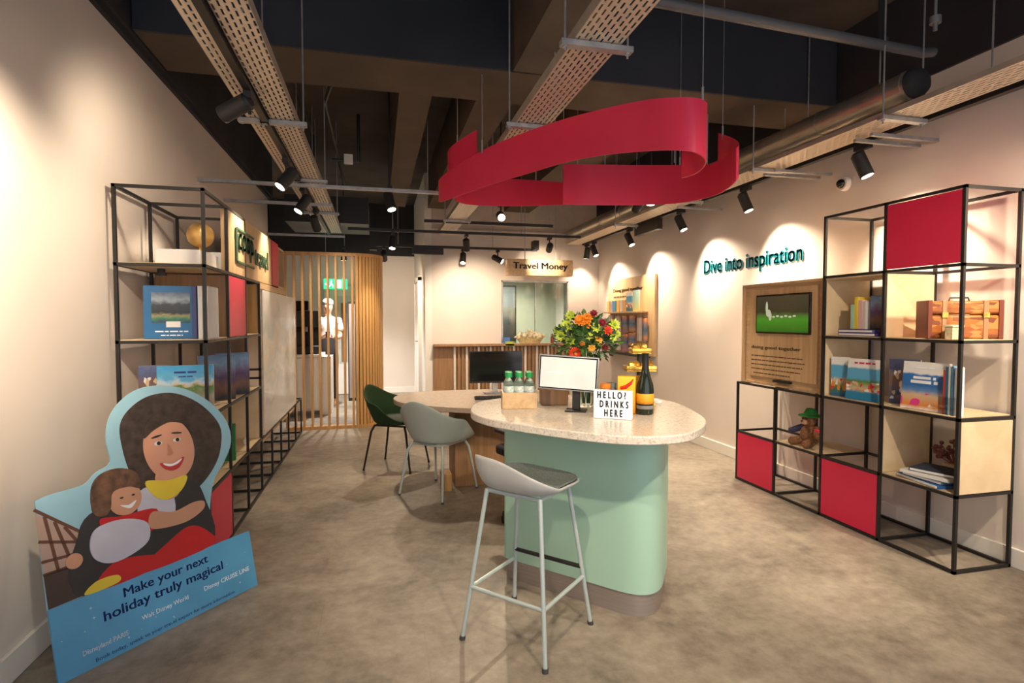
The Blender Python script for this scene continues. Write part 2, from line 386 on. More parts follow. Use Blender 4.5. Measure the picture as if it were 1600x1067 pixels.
# skirting
for nm, bx in (('baseboard_right', (XR-0.018, XR, -1.7, YB, 0, 0.11)), ('baseboard_left', (XL, XL+0.018, -1.7, 8.0, 0, 0.12)),
               ('baseboard_corridor', (XL-0.9, 0.7, YC-0.018, YC, 0, 0.11))):
    tag(box(nm, bx, M['white'], bevel=0.004), kind='structure')
# shopfront behind the camera
b = MB().box(XL, XR, -1.7, -1.6, 2.7, 3.6).box(XL, XR, -1.7, -1.6, 0, 0.3)
for x in (XL, 0.2, 1.9, XR-0.08): b.box(x, x+0.08, -1.7, -1.6, 0.3, 2.7)
tag(b.build('wall_front', M['black']), kind='structure')
# door in the corridor end wall, seen between the slats, and the white door beside the money counter wall
d = tag(MB().box(-0.95, -0.10, YC-0.05, YC-0.005, 0.01, 2.03).build('door_1', M['white'], bevel=0.004), kind='structure')
MB().box(-0.78, -0.27, YC-0.06, YC-0.05, 0.6, 1.85).build('glazing', flat('pale_frosted_glass', (0.62, 0.66, 0.62), 0.2), d)
MB().cyl((-0.88, YC-0.05, 1.02), (-0.88, YC-0.1, 1.02), 0.012).cyl((-0.88, YC-0.1, 1.02), (-0.76, YC-0.1, 1.02), 0.01).build('door_handle', M['steel'], d)
d = tag(MB().box(0.655, 0.699, 9.1, 9.9, 0.01, 2.03).build('door_2', M['white'], bevel=0.004), kind='structure')
MB().cyl((0.66, 9.2, 1.05), (0.61, 9.2, 1.05), 0.012).cyl((0.61, 9.2, 1.05), (0.61, 9.32, 1.05), 0.01).build('door_handle', M['steel'], d)
tag(MB().box(0.64, 0.70, 9.02, 9.09, 0, 2.1).box(0.64, 0.70, 9.91, 9.98, 0, 2.1).box(0.64, 0.70, 9.02, 9.98, 2.04, 2.11).build('trim_3', M['white']), kind='structure')

# concrete beams
t = thing('concrete_beam', 'wide concrete cross beam with a dark blue-grey front face spanning the room', 'beam', (1.05, 3.9, 3.05))
MB().box(XL+0.06, XR-0.03, 3.64, 4.16, 3.055, 3.59).build('beam_core', M['beam'], t)
MB().box(XL+0.06, 0.88, 3.618, 3.638, 3.055, 3.59).box(1.24, XR-0.03, 3.618, 3.638, 3.055, 3.59).build('painted_face', M['beamside'], t)
tag(box('concrete_beam', (0.89, 1.23, -1.5, 3.61, 3.05, 3.59), M['beam']), 'concrete downstand beam running towards the camera from the cross beam', 'beam')
tag(box('concrete_beam', (0.17, 0.41, 4.17, 8.3, 3.06, 3.59), M['beam']), 'narrow concrete rib beyond the cross beam, left of the red ring', 'beam')
tag(box('concrete_beam', (0.74, 1.02, 4.17, 8.3, 3.06, 3.59), M['beam']), 'concrete rib beyond the cross beam, directly above the red ring', 'beam')
tag(box('concrete_beam', (1.9, 2.3, 4.17, 8.3, 3.06, 3.59), M['beam']), 'concrete rib beyond the cross beam, right of the red ring', 'beam')

# ------------------------------------------------------------------ ceiling services
def rod(b, x, y, z0, z1=3.58): b.cyl((x, y, z0), (x, y, z1), 0.005, n=6)
def cable_tray(name, label, x0, x1, y0, y1, z, hangers, over=0.06, lip=0.05, rods=True, strut_to=None):
    t = thing(name, label, 'cable tray', ((x0+x1)/2, (y0+y1)/2, z))
    MB().box(x0, x1, y0, y1, z, z+0.002).build('perforated_base', M['tray'], t, smooth=0)
    MB().box(x0-0.003, x0, y0, y1, z, z+lip).box(x1, x1+0.003, y0, y1, z, z+lip).build('side_flange', M['trayside'], t)
    for y in hangers:
        xa, xb = x0-over, x1+over
        h = MB().box(xa, xb, y-0.02, y+0.02, z-0.028, z-0.004)
        for x in (xa+0.02, xb-0.02): h.cyl((x, y, z-0.035), (x, y, z-0.028), 0.012, n=6)
        h = h.build('support_strut', M['galv'], t)
        if rods:
            for x in (xa+0.02, xb-0.02):
                q = MB(); rod(q, x, y, z-0.05); q.build('threaded_rod', M['galv'], t)
    return t
HL = (2.0, 3.55, 4.95, 6.4)
cable_tray('cable_tray', 'narrow perforated cable tray left of the left lighting track', -0.73, -0.66, -1.0, 7.9, 2.585, HL, over=0.05, rods=False)
cable_tray('cable_tray', 'wide perforated cable tray right of the left lighting track', -0.60, -0.46, -1.0, 7.9, 2.585, HL, over=0.06)
cable_tray('cable_tray', 'perforated cable tray above the red ring in the middle of the ceiling', 0.83, 1.04, -1.0, 7.8, 2.60, (1.0, 2.28, 3.3, 5.2, 6.6))
cable_tray('cable_tray', 'long perforated cable tray beside the round duct near the right wall', 2.87, 3.09, -1.0, 8.2, 2.58, (1.6, 2.62, 3.75, 4.9, 6.3), over=0.05, lip=0.03)
t = thing('air_duct', 'round galvanised duct running beside the right cable tray', 'duct', (2.88, 5.2, 2.75))
b = MB(); b.cyl((2.95, 2.52, 2.73), (2.95, 8.2, 2.73), 0.082, n=28)
b.build('duct_body', M['duct'], t)
MB().lathe([(.084, 0), (.083, .02), (.07, .045), (.04, .06), (.001, .065)], (2.95, 2.53, 2.73), 28, mx=Matrix.Rotation(PI/2, 4, 'X')).build('end_cap', M['void'], t, smooth=60)
for y in [2.55+0.62*i for i in range(9)]:
    MB().cyl((2.95, y, 2.73), (2.95, y+0.02, 2.73), 0.086, n=28).build('duct_band', M['duct'], t)
for y in (2.75, 4.6, 6.5):
    q = MB(); rod(q, 2.95, y, 2.81); q.build('threaded_rod', M['galv'], t)
tag(MB().tube([(1.30, 2.55, 2.985), (3.16, 2.66, 2.985), (3.24, 2.66, 3.0)], 0.028, 12).build('conduit_pipe', mat('dull_painted_pipe', (.09, .09, .10), .5)), 'grey steel pipe crossing in front of the cross beam at upper right', 'pipe')
tag(MB().cyl((2.86, 2.66, 3.0), (2.86, 2.66, 3.58), 0.022, n=10).cyl((2.86, 2.66, 3.0), (2.86, 2.66, 3.03), 0.035, n=10).build('drop_pipe', M['void']), 'short dark vertical pipe hanging above the grey cross pipe', 'pipe')
tag(MB().cyl((3.2, 2.62, 3.14), (3.2, 2.62, 3.18), 0.03).cyl((3.2, 2.62, 3.10), (3.2, 2.62, 3.14), 0.012).cyl((3.2, 2.62, 3.18), (3.2, 2.62, 3.59), 0.008).build('sprinkler_head', M['galv']), 'small metal sprinkler head hanging at upper right', 'sprinkler')
# struts out to the walls
for y, lb in ((4.97, 'nearest'), (5.75, 'middle'), (7.85, 'farthest')):
    tag(box('wall_strut', (XL, -0.42 if y > 5 else 0.62, y-0.02, y+0.02, 2.52, 2.545), M['galv']), '%s galvanised strut between the left wall and the cable trays' % lb, 'strut')
for y, lb in ((2.83, 'nearest'), (2.95, 'second'), (3.68, 'third'), (3.80, 'fourth'), (5.1, 'fifth')):
    tag(box('wall_strut', (2.98, XR, y-0.012, y+0.012, 2.54, 2.56), M['galv']), '%s slim strut between the right tray and the right wall' % lb, 'strut')
# black conduits on the dark slab
for i, (pts, lb) in enumerate((
    ([(-0.72, 4.3, 3.582), (-0.72, 6.9, 3.582), (-0.72, 6.9, 2.7)], 'black conduit running back along the slab, left of the others'),
    ([(0.1, 4.4, 3.3), (-0.35, 4.75, 3.3), (-0.42, 5.0, 3.25), (-0.42, 7.9, 3.25)], 'black conduit that bends at the corner behind the cross beam'),
    ([(-0.45, 6.2, 3.1), (-0.18, 6.2, 3.1), (-0.18, 6.2, 3.595)], 'short hooked black conduit near the small junction box'))):
    tag(MB().tube(pts, 0.017, 8).build('conduit', M['black']), lb, 'conduit')
tag(box('junction_box', (-0.33, -0.24, 6.15, 6.2, 3.06, 3.16), M['white'], bevel=0.005), 'small white junction box on the dark ceiling at the left', 'box')
# far black rails
def track(label, x0, x1, y0, y1, z=2.5, s=0.018, rods=()):
    t = thing('lighting_track', label, 'lighting track', ((x0+x1)/2, (y0+y1)/2, z))
    MB().box(x0-s if x0 == x1 else x0, x1+s if x0 == x1 else x1, y0-s if y0 == y1 else y0, y1+s if y0 == y1 else y1, z, z+0.035).build('rail', M['black'], t)
    for (x, y) in rods:
        q = MB(); rod(q, x, y, z+0.03); q.build('suspension_rod', M['galv'], t)
    return t
track('black lighting track between the two left cable trays', -0.63, -0.63, -1.0, 7.9, 2.56, rods=((-0.63, 3.0), (-0.63, 6.0)))
track('long black lighting track beside the right wall', 3.2, 3.2, -1.0, 8.3, 2.585, s=0.022, rods=((3.2, 2.3), (3.2, 3.6), (3.2, 5.6)))
track('lowest black cross track in front of the money counter', 0.0, 2.40, 8.2, 8.2, 2.46, rods=((0.3, 8.2), (1.7, 8.2)))
track('middle black cross track near the back of the room', -0.35, 2.75, 7.25, 7.25, 2.53, rods=((0.2, 7.25), (1.9, 7.25)))
track('highest black cross track near the back of the room', 0.55, 2.15, 6.65, 6.65, 2.56, rods=((0.8, 6.65), (2.1, 6.65)))
tag(MB().box(2.30, 2.38, 8.02, 8.18, 2.46, 2.60).build('track_feed_box', M['black']), 'black feed box at the right end of the lowest cross track', 'track feed')
tag(MB().box(-0.10, 0.0, 8.10, 8.22, 2.40, 2.62).build('track_feed_box', M['black']), 'black feed box at the left end of the lowest cross track', 'track feed')
tag(MB().box(0.50, 0.95, 8.12, 8.19, 2.36, 2.455).build('track_feed_box', M['black']), 'long black driver box under the lowest cross track', 'track feed')
tag(MB().box(3.17, 3.23, 5.85, 6.45, 2.46, 2.582).build('track_feed_box', M['black']), 'black driver box under the right wall track between two spotlights', 'track feed')
tag(MB().box(XL+0.3, XL+1.3, 7.3, 8.2, 2.62, 2.95).build('ceiling_unit', M['black']), 'black ceiling unit above the slatted screen', 'ventilation')
for k, (x, y) in enumerate(((1.45, 5.0), (1.75, 4.7), (2.1, 4.9), (2.25, 3.9), (2.6, 4.0), (0.5, 5.6), (1.15, 5.8))):
    q = MB(); rod(q, x, y, 2.62)
    tag(q.build('threaded_rod', M['galv']), 'bare threaded rod hanging from the slab behind the red ring', 'rod', 'bare threaded rods behind the red ring')

# ------------------------------------------------------------------ track spotlights
def make_spot(lens):
    r = thing('track_spotlight', 'x', 'spotlight')
    MB().box(-0.02, 0.02, -0.06, 0.06, -0.035, 0.0).build('adapter', M['blackmatt'], r, bevel=0.003)
    MB().cyl((0, 0, -0.035), (0, 0, -0.10), 0.009, n=10).build('stem', M['blackmatt'], r)
    h = MB().cyl((0, 0, -0.08), (0, 0, 0.08), 0.044, n=24).cyl((0, 0, 0.08), (0, 0, 0.095), 0.040, 0.03, n=24).build('lamp_head', M['blackmatt'], r)
    MB().cyl((0, 0, -0.082), (0, 0, -0.079), 0.036, n=24).build('lens', lens, h)
    h.location = (0, 0, -0.14); return r
proto = make_spot(M['lens'])
first = [True]
def place_spot(x, y, z, target, label, power=0, ang=70, col=WARM, group=None, blend=0.85, head=1.0, pole=False):
    r = proto if first[0] else copy_tree(proto); first[0] = False
    r.location = (x, y, z); r['label'] = label
    if group: r['group'] = group
    h = [c for c in kids(r) if c.name.startswith('lamp_head')][0]
    d = (Vector(target) - Vector((x, y, z-0.14))).normalized()
    h.rotation_euler = d.to_track_quat('-Z', 'Y').to_euler()
    if pole: MB().cyl((0, 0, -.001), (0, 0, 3.585-z), .008, n=8).build('pole', M['blackmatt'], r)
    if head != 1: h.scale = (head, head, head)
    if power:
        p = Vector((x, y, z-0.14)) + d*0.1*head
        spot('spot_beam', p, p + d, power, col, ang, blend)
    return r
g = 'spotlights on the right wall track'
RW = [(3.10, (3.5, 2.75, 1.3), 'nearest'), (4.32, (3.5, 4.0, 1.35), 'second'), (5.40, (3.5, 5.0, 1.4), 'third'), (6.65, (3.5, 6.2, 1.4), 'fourth'), (7.85, (3.5, 7.4, 1.3), 'fifth')]
for y, tg, lb in RW:
    place_spot(3.2, y, 2.585, tg, '%s black spotlight on the right wall track' % lb, 100, 105, group=g, blend=1.0)
place_spot(3.2, 1.2, 2.585, (3.3, 2.6, 1.2), 'black spotlight on the right wall track beside the camera', 130, 100, group=g, blend=1.0)
g = 'spotlights on the left track'
place_spot(-0.63, 1.6, 2.56, (-1.4, 2.35, 1.75), 'black spotlight on the left track just above the camera', 170, 70, group=g)
hs = place_spot(-0.63, 3.12, 2.56, (-1.4, 3.5, 2.1), 'horizontally aimed black spotlight on the left track nearest the shelving top', 16, 120, group=g, head=1.0)
for c in kids(hs):
    if c.name.startswith('lamp_head'): c.location = (-0.07, 0, -0.075)
place_spot(-0.63, 4.3, 2.56, (-0.98, 4.1, 1.9), 'second black spotlight on the left track, lighting the wooden sign', 50, 60, group=g)
place_spot(-0.63, 5.2, 2.56, (-0.98, 5.0, 1.8), 'third black spotlight on the left track', 50, 60, group=g)
place_spot(-0.63, 6.2, 2.56, (-0.35, 7.5, 1.3), 'fourth black spotlight on the left track', 45, 80, group=g)
g = 'spotlights on the back cross tracks'
place_spot(0.1, 8.2, 2.46, (0.3, 10.5, 1.0), 'black spotlight at the left end of the lowest cross track', 90, 100, group=g)
place_spot(1.25, 8.2, 2.46, (1.1, 7.6, 1.0), 'black spotlight with a visible lens in front of the plain back wall', 12, 90, group=g)
place_spot(1.78, 8.2, 2.46, (2.3, 7.9, 2.0), 'black spotlight just left of the hanging sign', 6, 90, group=g)
place_spot(3.2, 8.15, 2.585, (3.15, 8.4, 1.5), 'black spotlight just right of the hanging sign', 25, 100, group=g)
place_spot(1.15, 7.25, 2.53, (1.4, 8.4, 1.3), 'black spotlight on the middle cross track aimed at the back wall', 80, 100, group=g)
place_spot(2.3, 7.25, 2.53, (2.5, 8.3, 2.1), 'black spotlight on the middle cross track aimed at the hanging sign', 55, 60, group=g)
place_spot(2.55, 5.1, 2.70, (2.4, 6.5, 1.0), 'black spotlight hanging behind the right part of the red ring', 70, 90, pole=True)
place_spot(0.12, 5.2, 2.62, (0.5, 4.6, 0.7), 'black spotlight hanging left of the red ring', 80, 90, pole=True)
place_spot(1.26, 5.65, 2.62, (0.95, 3.2, 1.6), 'spotlight under the red ring shining at the camera', 90, 80, pole=True)
g = 'spotlights on the middle cable tray'
place_spot(0.93, 0.6, 2.57, (0.95, 2.5, 0.7), 'black spotlight on the middle tray above the camera', 75, 75, group=g)
spot('spot_beam', (0.0, 0.9, 2.5), (0.9, 2.7, 0.4), 75, WARM, 70, 0.6)  # bare lamp with no fixture, added to light the counter front
spot('spot_beam', (2.2, 0.9, 2.5), (2.3, 3.4, 0.0), 100, WARM, 100, 0.9)  # unseen lamp added over the right floor, no fixture built
place_spot(0.2, 7.25, 2.53, (-0.1, 6.5, 0.0), 'added black spotlight at the left of the middle cross track pointing down', 90, 100, blend=.9)  # fixture invented to carry an added floor light
place_spot(2.5, 4.75, 2.70, (2.3, 4.6, 0.0), 'added black spotlight and pole just behind the right end of the red ring, pointing down', 110, 100, blend=.9, pole=True)  # made-up fixture and pole around a lamp added to light the floor
place_spot(-0.5, 9.0, 2.55, (-0.6, 9.3, 0.0), 'added black spotlight hanging behind the slatted screen', 260, 120, col=NEUT, blend=.9, pole=True)  # lamp added to brighten the corridor, its fixture and pole invented
spot('spot_beam', (2.3, 9.5, 2.4), (2.3, 9.9, 0.9), 210, NEUT, 130, 0.9)  # hidden lamp without a fixture, added to brighten the office

# CCTV dome on the right wall
t = thing('security_camera', 'small dome security camera high on the right wall', 'camera', (3.49, 3.53, 2.44))
MB().cyl((3.49, 3.53, 2.44), (3.45, 3.53, 2.44), 0.055, 0.05, n=24).build('housing', M['white'], t)
MB().ball((3.452, 3.53, 2.44), 0.036, 20).build('dome', M['screen'], t)

# ------------------------------------------------------------------ the red ribbon sculpture
RA = [(1.597, 2.692, 2.48, 2.164), (1.61, 2.596, 2.47, 2.158), (1.586, 2.478, 2.457, 2.158), (1.543, 2.384, 2.437, 2.164), (1.47, 2.319, 2.426, 2.17), (1.402, 2.316, 2.427, 2.182), (1.332, 2.395, 2.448, 2.204), (1.27, 2.535, 2.481, 2.234), (1.157, 2.749, 2.509, 2.269), (1.043, 3.036, 2.546, 2.3), (0.9, 3.35, 2.564, 2.306), (0.722, 3.682, 2.552, 2.303), (0.553, 4.03, 2.506, 2.292), (0.485, 4.252, 2.488, 2.303), (0.484, 4.417, 2.489, 2.342), (0.55, 4.546, 2.498, 2.383), (0.71, 4.59, 2.533, 2.443), (0.899, 4.587, 2.576, 2.506)]
RB = [(0.714, 4.002, 2.78, 2.608), (0.639, 4.122, 2.758, 2.581), (0.571, 4.261, 2.734, 2.552), (0.555, 4.409, 2.727, 2.54), (0.59, 4.565, 2.713, 2.503), (0.654, 4.682, 2.686, 2.481)]
RC = [(1.485, 4.318, 2.524, 2.341), (1.311, 4.465, 2.565, 2.357), (1.117, 4.575, 2.591, 2.364), (0.907, 4.627, 2.58, 2.369), (0.739, 4.604, 2.533, 2.367), (0.631, 4.524, 2.456, 2.373)]
RD = [(1.355, 3.94, 2.562, 2.262), (1.613, 3.949, 2.577, 2.272), (1.92, 3.822, 2.558, 2.262), (2.108, 3.599, 2.511, 2.24), (2.171, 3.375, 2.454, 2.228), (2.156, 3.172, 2.431, 2.217), (2.099, 2.979, 2.412, 2.214), (2.07, 2.883, 2.416, 2.227), (2.126, 2.944, 2.465, 2.276), (2.213, 3.111, 2.551, 2.352), (2.263, 3.256, 2.621, 2.426), (2.3, 3.405, 2.689, 2.504)]
t = thing('ribbon_pendant', 'large crimson ribbon ring sculpture hanging on wires above the counter', 'ceiling sculpture', (1.35, 3.5, 2.16))
for pts in (RA, RB, RC, RD):
    q = catmull(pts, 14); b = MB(); n = len(q)
    b.add([(x, y, zt) for x, y, zt, zb in q] + [(x, y, zb) for x, y, zt, zb in q], [(i, i+1, n+i+1, n+i) for i in range(n-1)])
    b.build('ribbon_band', M['ribbon'], t, smooth=0, solid=0.006)
for x, y, z in ((1.49, 2.335, 2.42), (0.70, 3.72, 2.55), (0.60, 4.20, 2.73), (2.12, 3.60, 2.50), (2.28, 3.33, 2.64), (1.36, 3.95, 2.55)):
    MB().cyl((x, y, z-0.02), (x, y, z+0.07), 0.006, n=8).cyl((x, y, z), (x, y, 3.58), 0.0022, n=6).build('suspension_wire', M['galv'], t)

# ------------------------------------------------------------------ shelving units
def bars(segs, th=0.0085):
    b = MB()
    for p, q in segs:
        x0, x1 = sorted((p[0], q[0])); y0, y1 = sorted((p[1], q[1])); z0, z1 = sorted((p[2], q[2]))
        b.box(x0-th, x1+th, y0-th, y1+th, max(0, z0-th), z1+th)
    return b
ZL = [0.011, 0.43, 0.855, 1.28, 1.70, 2.118]
# right unit: front X=3.07, back X=3.47
XF, XK = 3.07, 3.465
YR = [2.318, 2.79, 3.265, 3.74, 4.205]
t = thing('shelving_unit', 'black-framed open shelving unit with crimson and oak panels on the right wall', 'shelving unit', (3.27, 3.26, 0))
seg = []
for i, y in enumerate(YR):
    top = ZL[5] if i < 3 else ZL[2]
    for x in (XF, XK): seg.append(((x, y, 0.011), (x, y, top)))
    for z in (ZL if i < 3 else ZL[:3]): seg.append(((XF, y, z), (XK, y, z)))
for x in (XF, XK):
    for k, z in enumerate(ZL): seg.append(((x, YR[0], z), (x, YR[4] if k < 3 else YR[2], z)))
bars(seg).build('frame', M['black'], t)
def shelf(t, y0, y1, z, x0=XF, x1=XK): MB().box(x0+0.004, x1, y0+0.012, y1-0.012, z-0.006, z+0.013).build('shelf_board', M['ply'], t)
for a, b_, z in ((2, 3, ZL[1]), (0, 1, ZL[1]), (0, 1, ZL[2]), (1, 2, ZL[2]), (0, 1, ZL[3]), (1, 2, ZL[3])): shelf(t, YR[a], YR[b_], z)
MB().box(XF, XK, YR[1]+.012, YR[2]-.012, ZL[4]-0.018, ZL[4]-0.002).build('shelf_board', M['ply'], t)
for a, k in ((0, 4), (1, 0), (3, 0)):
    MB().box(XF-0.006, XF+0.008, YR[a]+0.013, YR[a+1]-0.013, ZL[k]+0.013, ZL[k+1]-0.013).build('crimson_panel', M['red'], t)
def side(t, y, k, x0=XF, x1=XK, m='ply'): MB().box(x0+0.013, x1-0.013, y-0.008, y+0.008, ZL[k]+0.013, ZL[k+1]-0.013).build('side_panel', M[m], t)
for y, k in ((YR[0], 1), (YR[1], 1), (YR[1], 3), (YR[2], 3), (YR[2], 2)): side(t, y, k)

# left unit: front X=-0.93, back X=-1.36
XF2, XK2 = -0.93, -1.36
YL = [3.38, 3.86, 4.34, 4.82, 5.28, 5.75, 6.22, 6.72, 7.2]
t = thing('shelving_unit', 'black-framed open shelving unit with a crimson lower panel on the left wall', 'shelving unit', (-1.15, 5.2, 0))
seg = []
for i, y in enumerate(YL):
    top = ZL[5] if i <= 1 else (ZL[4] if i <= 3 else ZL[1])
    if i in (2,): top = ZL[5]
    for x in (XF2, XK2): seg.append(((x, y, 0.011), (x, y, top)))
    for z in ZL:
        if z <= top+.001: seg.append(((XF2, y, z), (XK2, y, z)))
for x in (XF2, XK2):
    for k, z in enumerate(ZL):
        seg.append(((x, YL[0], z), (x, YL[8] if k < 2 else (YL[3] if k < 5 else YL[2]), z)))
for z in (0.93, 1.0): seg.append(((XF2, YL[3], z), (XK2, YL[3], z)))
bars(seg).build('frame', M['black'], t)
for a, b_, z in ((0, 1, 1), (1, 2, 1), (2, 3, 1), (0, 1, 2), (1, 2, 2), (2, 3, 2), (0, 1, 3), (1, 2, 3), (2, 3, 3), (0, 1, 4), (1, 2, 4)):
    MB().box(XK2, XF2-0.004, YL[a]+.012, YL[b_]-.012, ZL[z]-.006, ZL[z]+.013).build('shelf_board', M['ply'], t)
MB().box(XF2-0.008, XF2+0.006, YL[1]+.013, YL[2]-.013, ZL[3]+.013, ZL[4]-.013).build('crimson_panel', M['red'], t)
MB().box(XF2-0.008, XF2+0.006, YL[0]+.013, YL[1]-.013, ZL[0]+.013, ZL[1]-.013).build('crimson_panel', M['red'], t)
side(t, YL[1]+0.02, 3, XK2, XF2, 'dark_oak'); side(t, YL[3]-0.01, 3, XK2, XF2, 'slat'); side(t, YL[3]-.01, 1, XK2, XF2, 'ply')
MB().box(XK2, XK2+.01, YL[1]+.02, YL[3], ZL[1]+.02, ZL[2]-.02).build('back_panel', M['ply'], t)
MB().box(XK2, XK2+.01, YL[2]+.02, YL[3], ZL[3]+.02, ZL[4]-.02).build('back_panel', M['slat'], t)
# under-shelf lights
for y in (3.55, 4.0):
    tag(MB().cyl((-1.2, y, 1.672), (-1.2, y, 1.692), 0.02).box(-1.225, -1.175, y-.012, y+.012, 1.655, 1.672).build('shelf_light', M['blackmatt']), 'tiny black light under the left unit\'s second shelf from the top, ' + ('nearer' if y < 3.8 else 'farther') + ' one', 'light')

# wooden sign panel over the left unit
t = thing('sign_panel', 'pale oak sign panel with green outlined lettering above the left shelving', 'sign', (-0.94, 4.9, 1.70))
MB().box(-0.97, -0.925, 3.885, 5.36, 1.71, 2.125).build('panel', M['oak'], t, bevel=0.002)
MB().box(-0.97, -0.925, 4.83, 6.12, 1.655, 1.706).build('lower_rail', M['oakh'], t)
text('lettering', 'coop', (-0.922, 4.12, 1.83), (0, 1, 0), (0, 0, 1), 0.46, 0.17, M['dgreen'], t, 0.008, bold=0.01)
text('lettering', 'travel', (-0.922, 4.64, 1.83), (0, 1, 0), (0, 0, 1), 0.52, 0.15, M['dgreen'], t, 0.008, bold=0.0)
MB().box(-0.922, -0.914, 4.05, 4.09, 1.80, 2.02).box(-0.922, -0.914, 4.09, 4.6, 2.015, 2.03).box(-0.922, -0.914, 4.09, 4.6, 1.79, 1.805).build('logo_border', M['dgreen'], t)
t = thing('display_box', 'tall crimson panel box at the far end of the left sign', 'display box', (-1.1, 5.55, 1.71))
MB().box(-0.945, -0.925, 5.40, 5.72, 1.72, 2.125).build('crimson_panel', M['red'], t)
MB().box(-1.35, -0.95, 5.39, 5.41, 1.71, 2.125).box(-1.35, -0.93, 5.71, 5.735, 1.71, 2.125).build('side_panel', M['black'], t)
t = thing('display_box', 'open oak niche box beside the tall crimson panel on the left', 'display box', (-1.1, 5.93, 1.71))
MB().box(-1.35, -0.93, 5.74, 5.76, 1.71, 2.11).box(-1.35, -0.93, 6.08, 6.10, 1.71, 2.11).box(-1.35, -0.93, 5.76, 6.08, 1.71, 1.73).box(-1.35, -0.93, 5.76, 6.08, 2.09, 2.11).build('box_shell', M['oak'], t)
MB().box(-1.36, -1.34, 5.76, 6.08, 1.73, 2.09).build('back_panel', M['oak'], t)
# printed glass board
t = thing('map_board', 'pale printed glass board with a faded map on oak backing on the left', 'display board', (-0.93, 5.85, 0.38))
MB().box(-0.96, -0.935, 4.90, 6.80, 0.38, 1.655).build('oak_backing', M['oakh'], t)
MB().box(-0.935, -0.925, 4.93, 6.78, 0.42, 1.65).build('printed_glass', picture('faded_map', [(0, (.58, .59, .57)), (.25, (.66, .66, .61)), (.38, (.52, .53, .51)), (.45, (.72, .71, .66)), (.52, (.46, .56, .51)), (.6, (.68, .60, .42)), (.7, (.70, .71, .68)), (.8, (.50, .60, .60)), (1, (.76, .77, .76))], 3.5, 1.0, 'Z', None, rough=0.12), t)

# ------------------------------------------------------------------ brochures and books
C_ = dict(sky=(.10, .38, .62), dsky=(.03, .15, .42), sand=(.62, .45, .28), sea=(.02, .22, .42), wh=(.78, .78, .78), red=(.60, .03, .04), grn=(.08, .22, .04), brn=(.20, .10, .06), nav=(.01, .05, .20), pur=(.10, .05, .14), ora=(.72, .25, .04), pnk=(.72, .05, .28), blk=(.02, .02, .03), pale=(.45, .60, .72), stone=(.40, .32, .26))
P_ = {
 'bluebook': mat('deep_blue_cover', (.012, .13, .33), .35),
 'isle': picture('island_photo', [(0, (.02, .06, .12)), (.15, (.05, .22, .10)), (.25, (.30, .26, .12)), (.35, (.015, .02, .03)), (.6, (.04, .05, .06)), (.75, (.30, .36, .42)), (1, (.10, .14, .22))], 5, .3),
 'island': picture('cover_island', [(0, C_['nav']), (.12, (.01, .14, .36)), (.3, (.01, .14, .36)), (.36, C_['grn']), (.45, C_['blk']), (.6, (.10, .14, .18)), (.75, (.40, .48, .58)), (1, (.02, .16, .38))], 5, .25),
 'castle': picture('cover_castle_town', [(0, C_['brn']), (.35, C_['stone']), (.52, C_['grn']), (.58, C_['sand']), (.64, C_['pale']), (.74, C_['sky']), (1, (.04, .32, .62))], 5, .4),
 'dusk': picture('cover_dusk', [(0, C_['blk']), (.3, C_['brn']), (.5, C_['pur']), (.65, (.20, .17, .30)), (.8, (.22, .36, .55)), (1, (.12, .22, .42))], 4, .4),
 'port': picture('cover_harbour', [(0, C_['sea']), (.18, C_['sea']), (.28, C_['sand']), (.45, C_['grn']), (.52, C_['sky']), (.75, C_['sky']), (.80, C_['wh']), (1, C_['wh'])], 5, .12, blobs=[C_['red'], C_['wh'], C_['ora'], C_['sand']], bscale=11, bthr=.45, band=(.22, .45)),
 'beach': picture('cover_beach', [(0, C_['wh']), (.08, C_['ora']), (.3, C_['sand']), (.4, (.12, .25, .50)), (.5, C_['dsky']), (.72, (.02, .16, .50)), (.76, C_['wh']), (1, C_['wh'])], 6, .08, blobs=[C_['pnk'], C_['wh'], C_['sand']], bscale=5, bthr=.7, band=(.08, .35)),
 'crowd': picture('cover_crowd', [(0, (.05, .07, .16)), (.3, (.10, .09, .14)), (.6, C_['brn']), (.8, (.08, .10, .22)), (1, (.12, .15, .30))], 9, .5, blobs=[C_['sand'], C_['brn'], C_['wh'], C_['nav']], bscale=9, bthr=.5, band=(.1, .75)),
 'toy': picture('cover_vehicles', [(0, (.02, .12, .30)), (.25, C_['grn']), (.4, C_['sand']), (.5, C_['sky']), (.78, C_['sky']), (.82, C_['wh']), (1, C_['wh'])], 5, .1, blobs=[C_['red'], C_['ora'], C_['wh']], bscale=8, bthr=.4, band=(.15, .45)),
 'leaflet': picture('cover_leaflet', [(0, (.30, .24, .22)), (.4, (.50, .42, .40)), (1, (.62, .55, .52))], 8, .6, blobs=[(.10, .16, .26), (.62, .28, .14), (.5, .45, .45), (.30, .10, .14)], bscale=7, bthr=.4),
}
FX = {'+x': (Vector((1, 0, 0)), Vector((0, 1, 0))), '-x': (Vector((-1, 0, 0)), Vector((0, -1, 0)))}
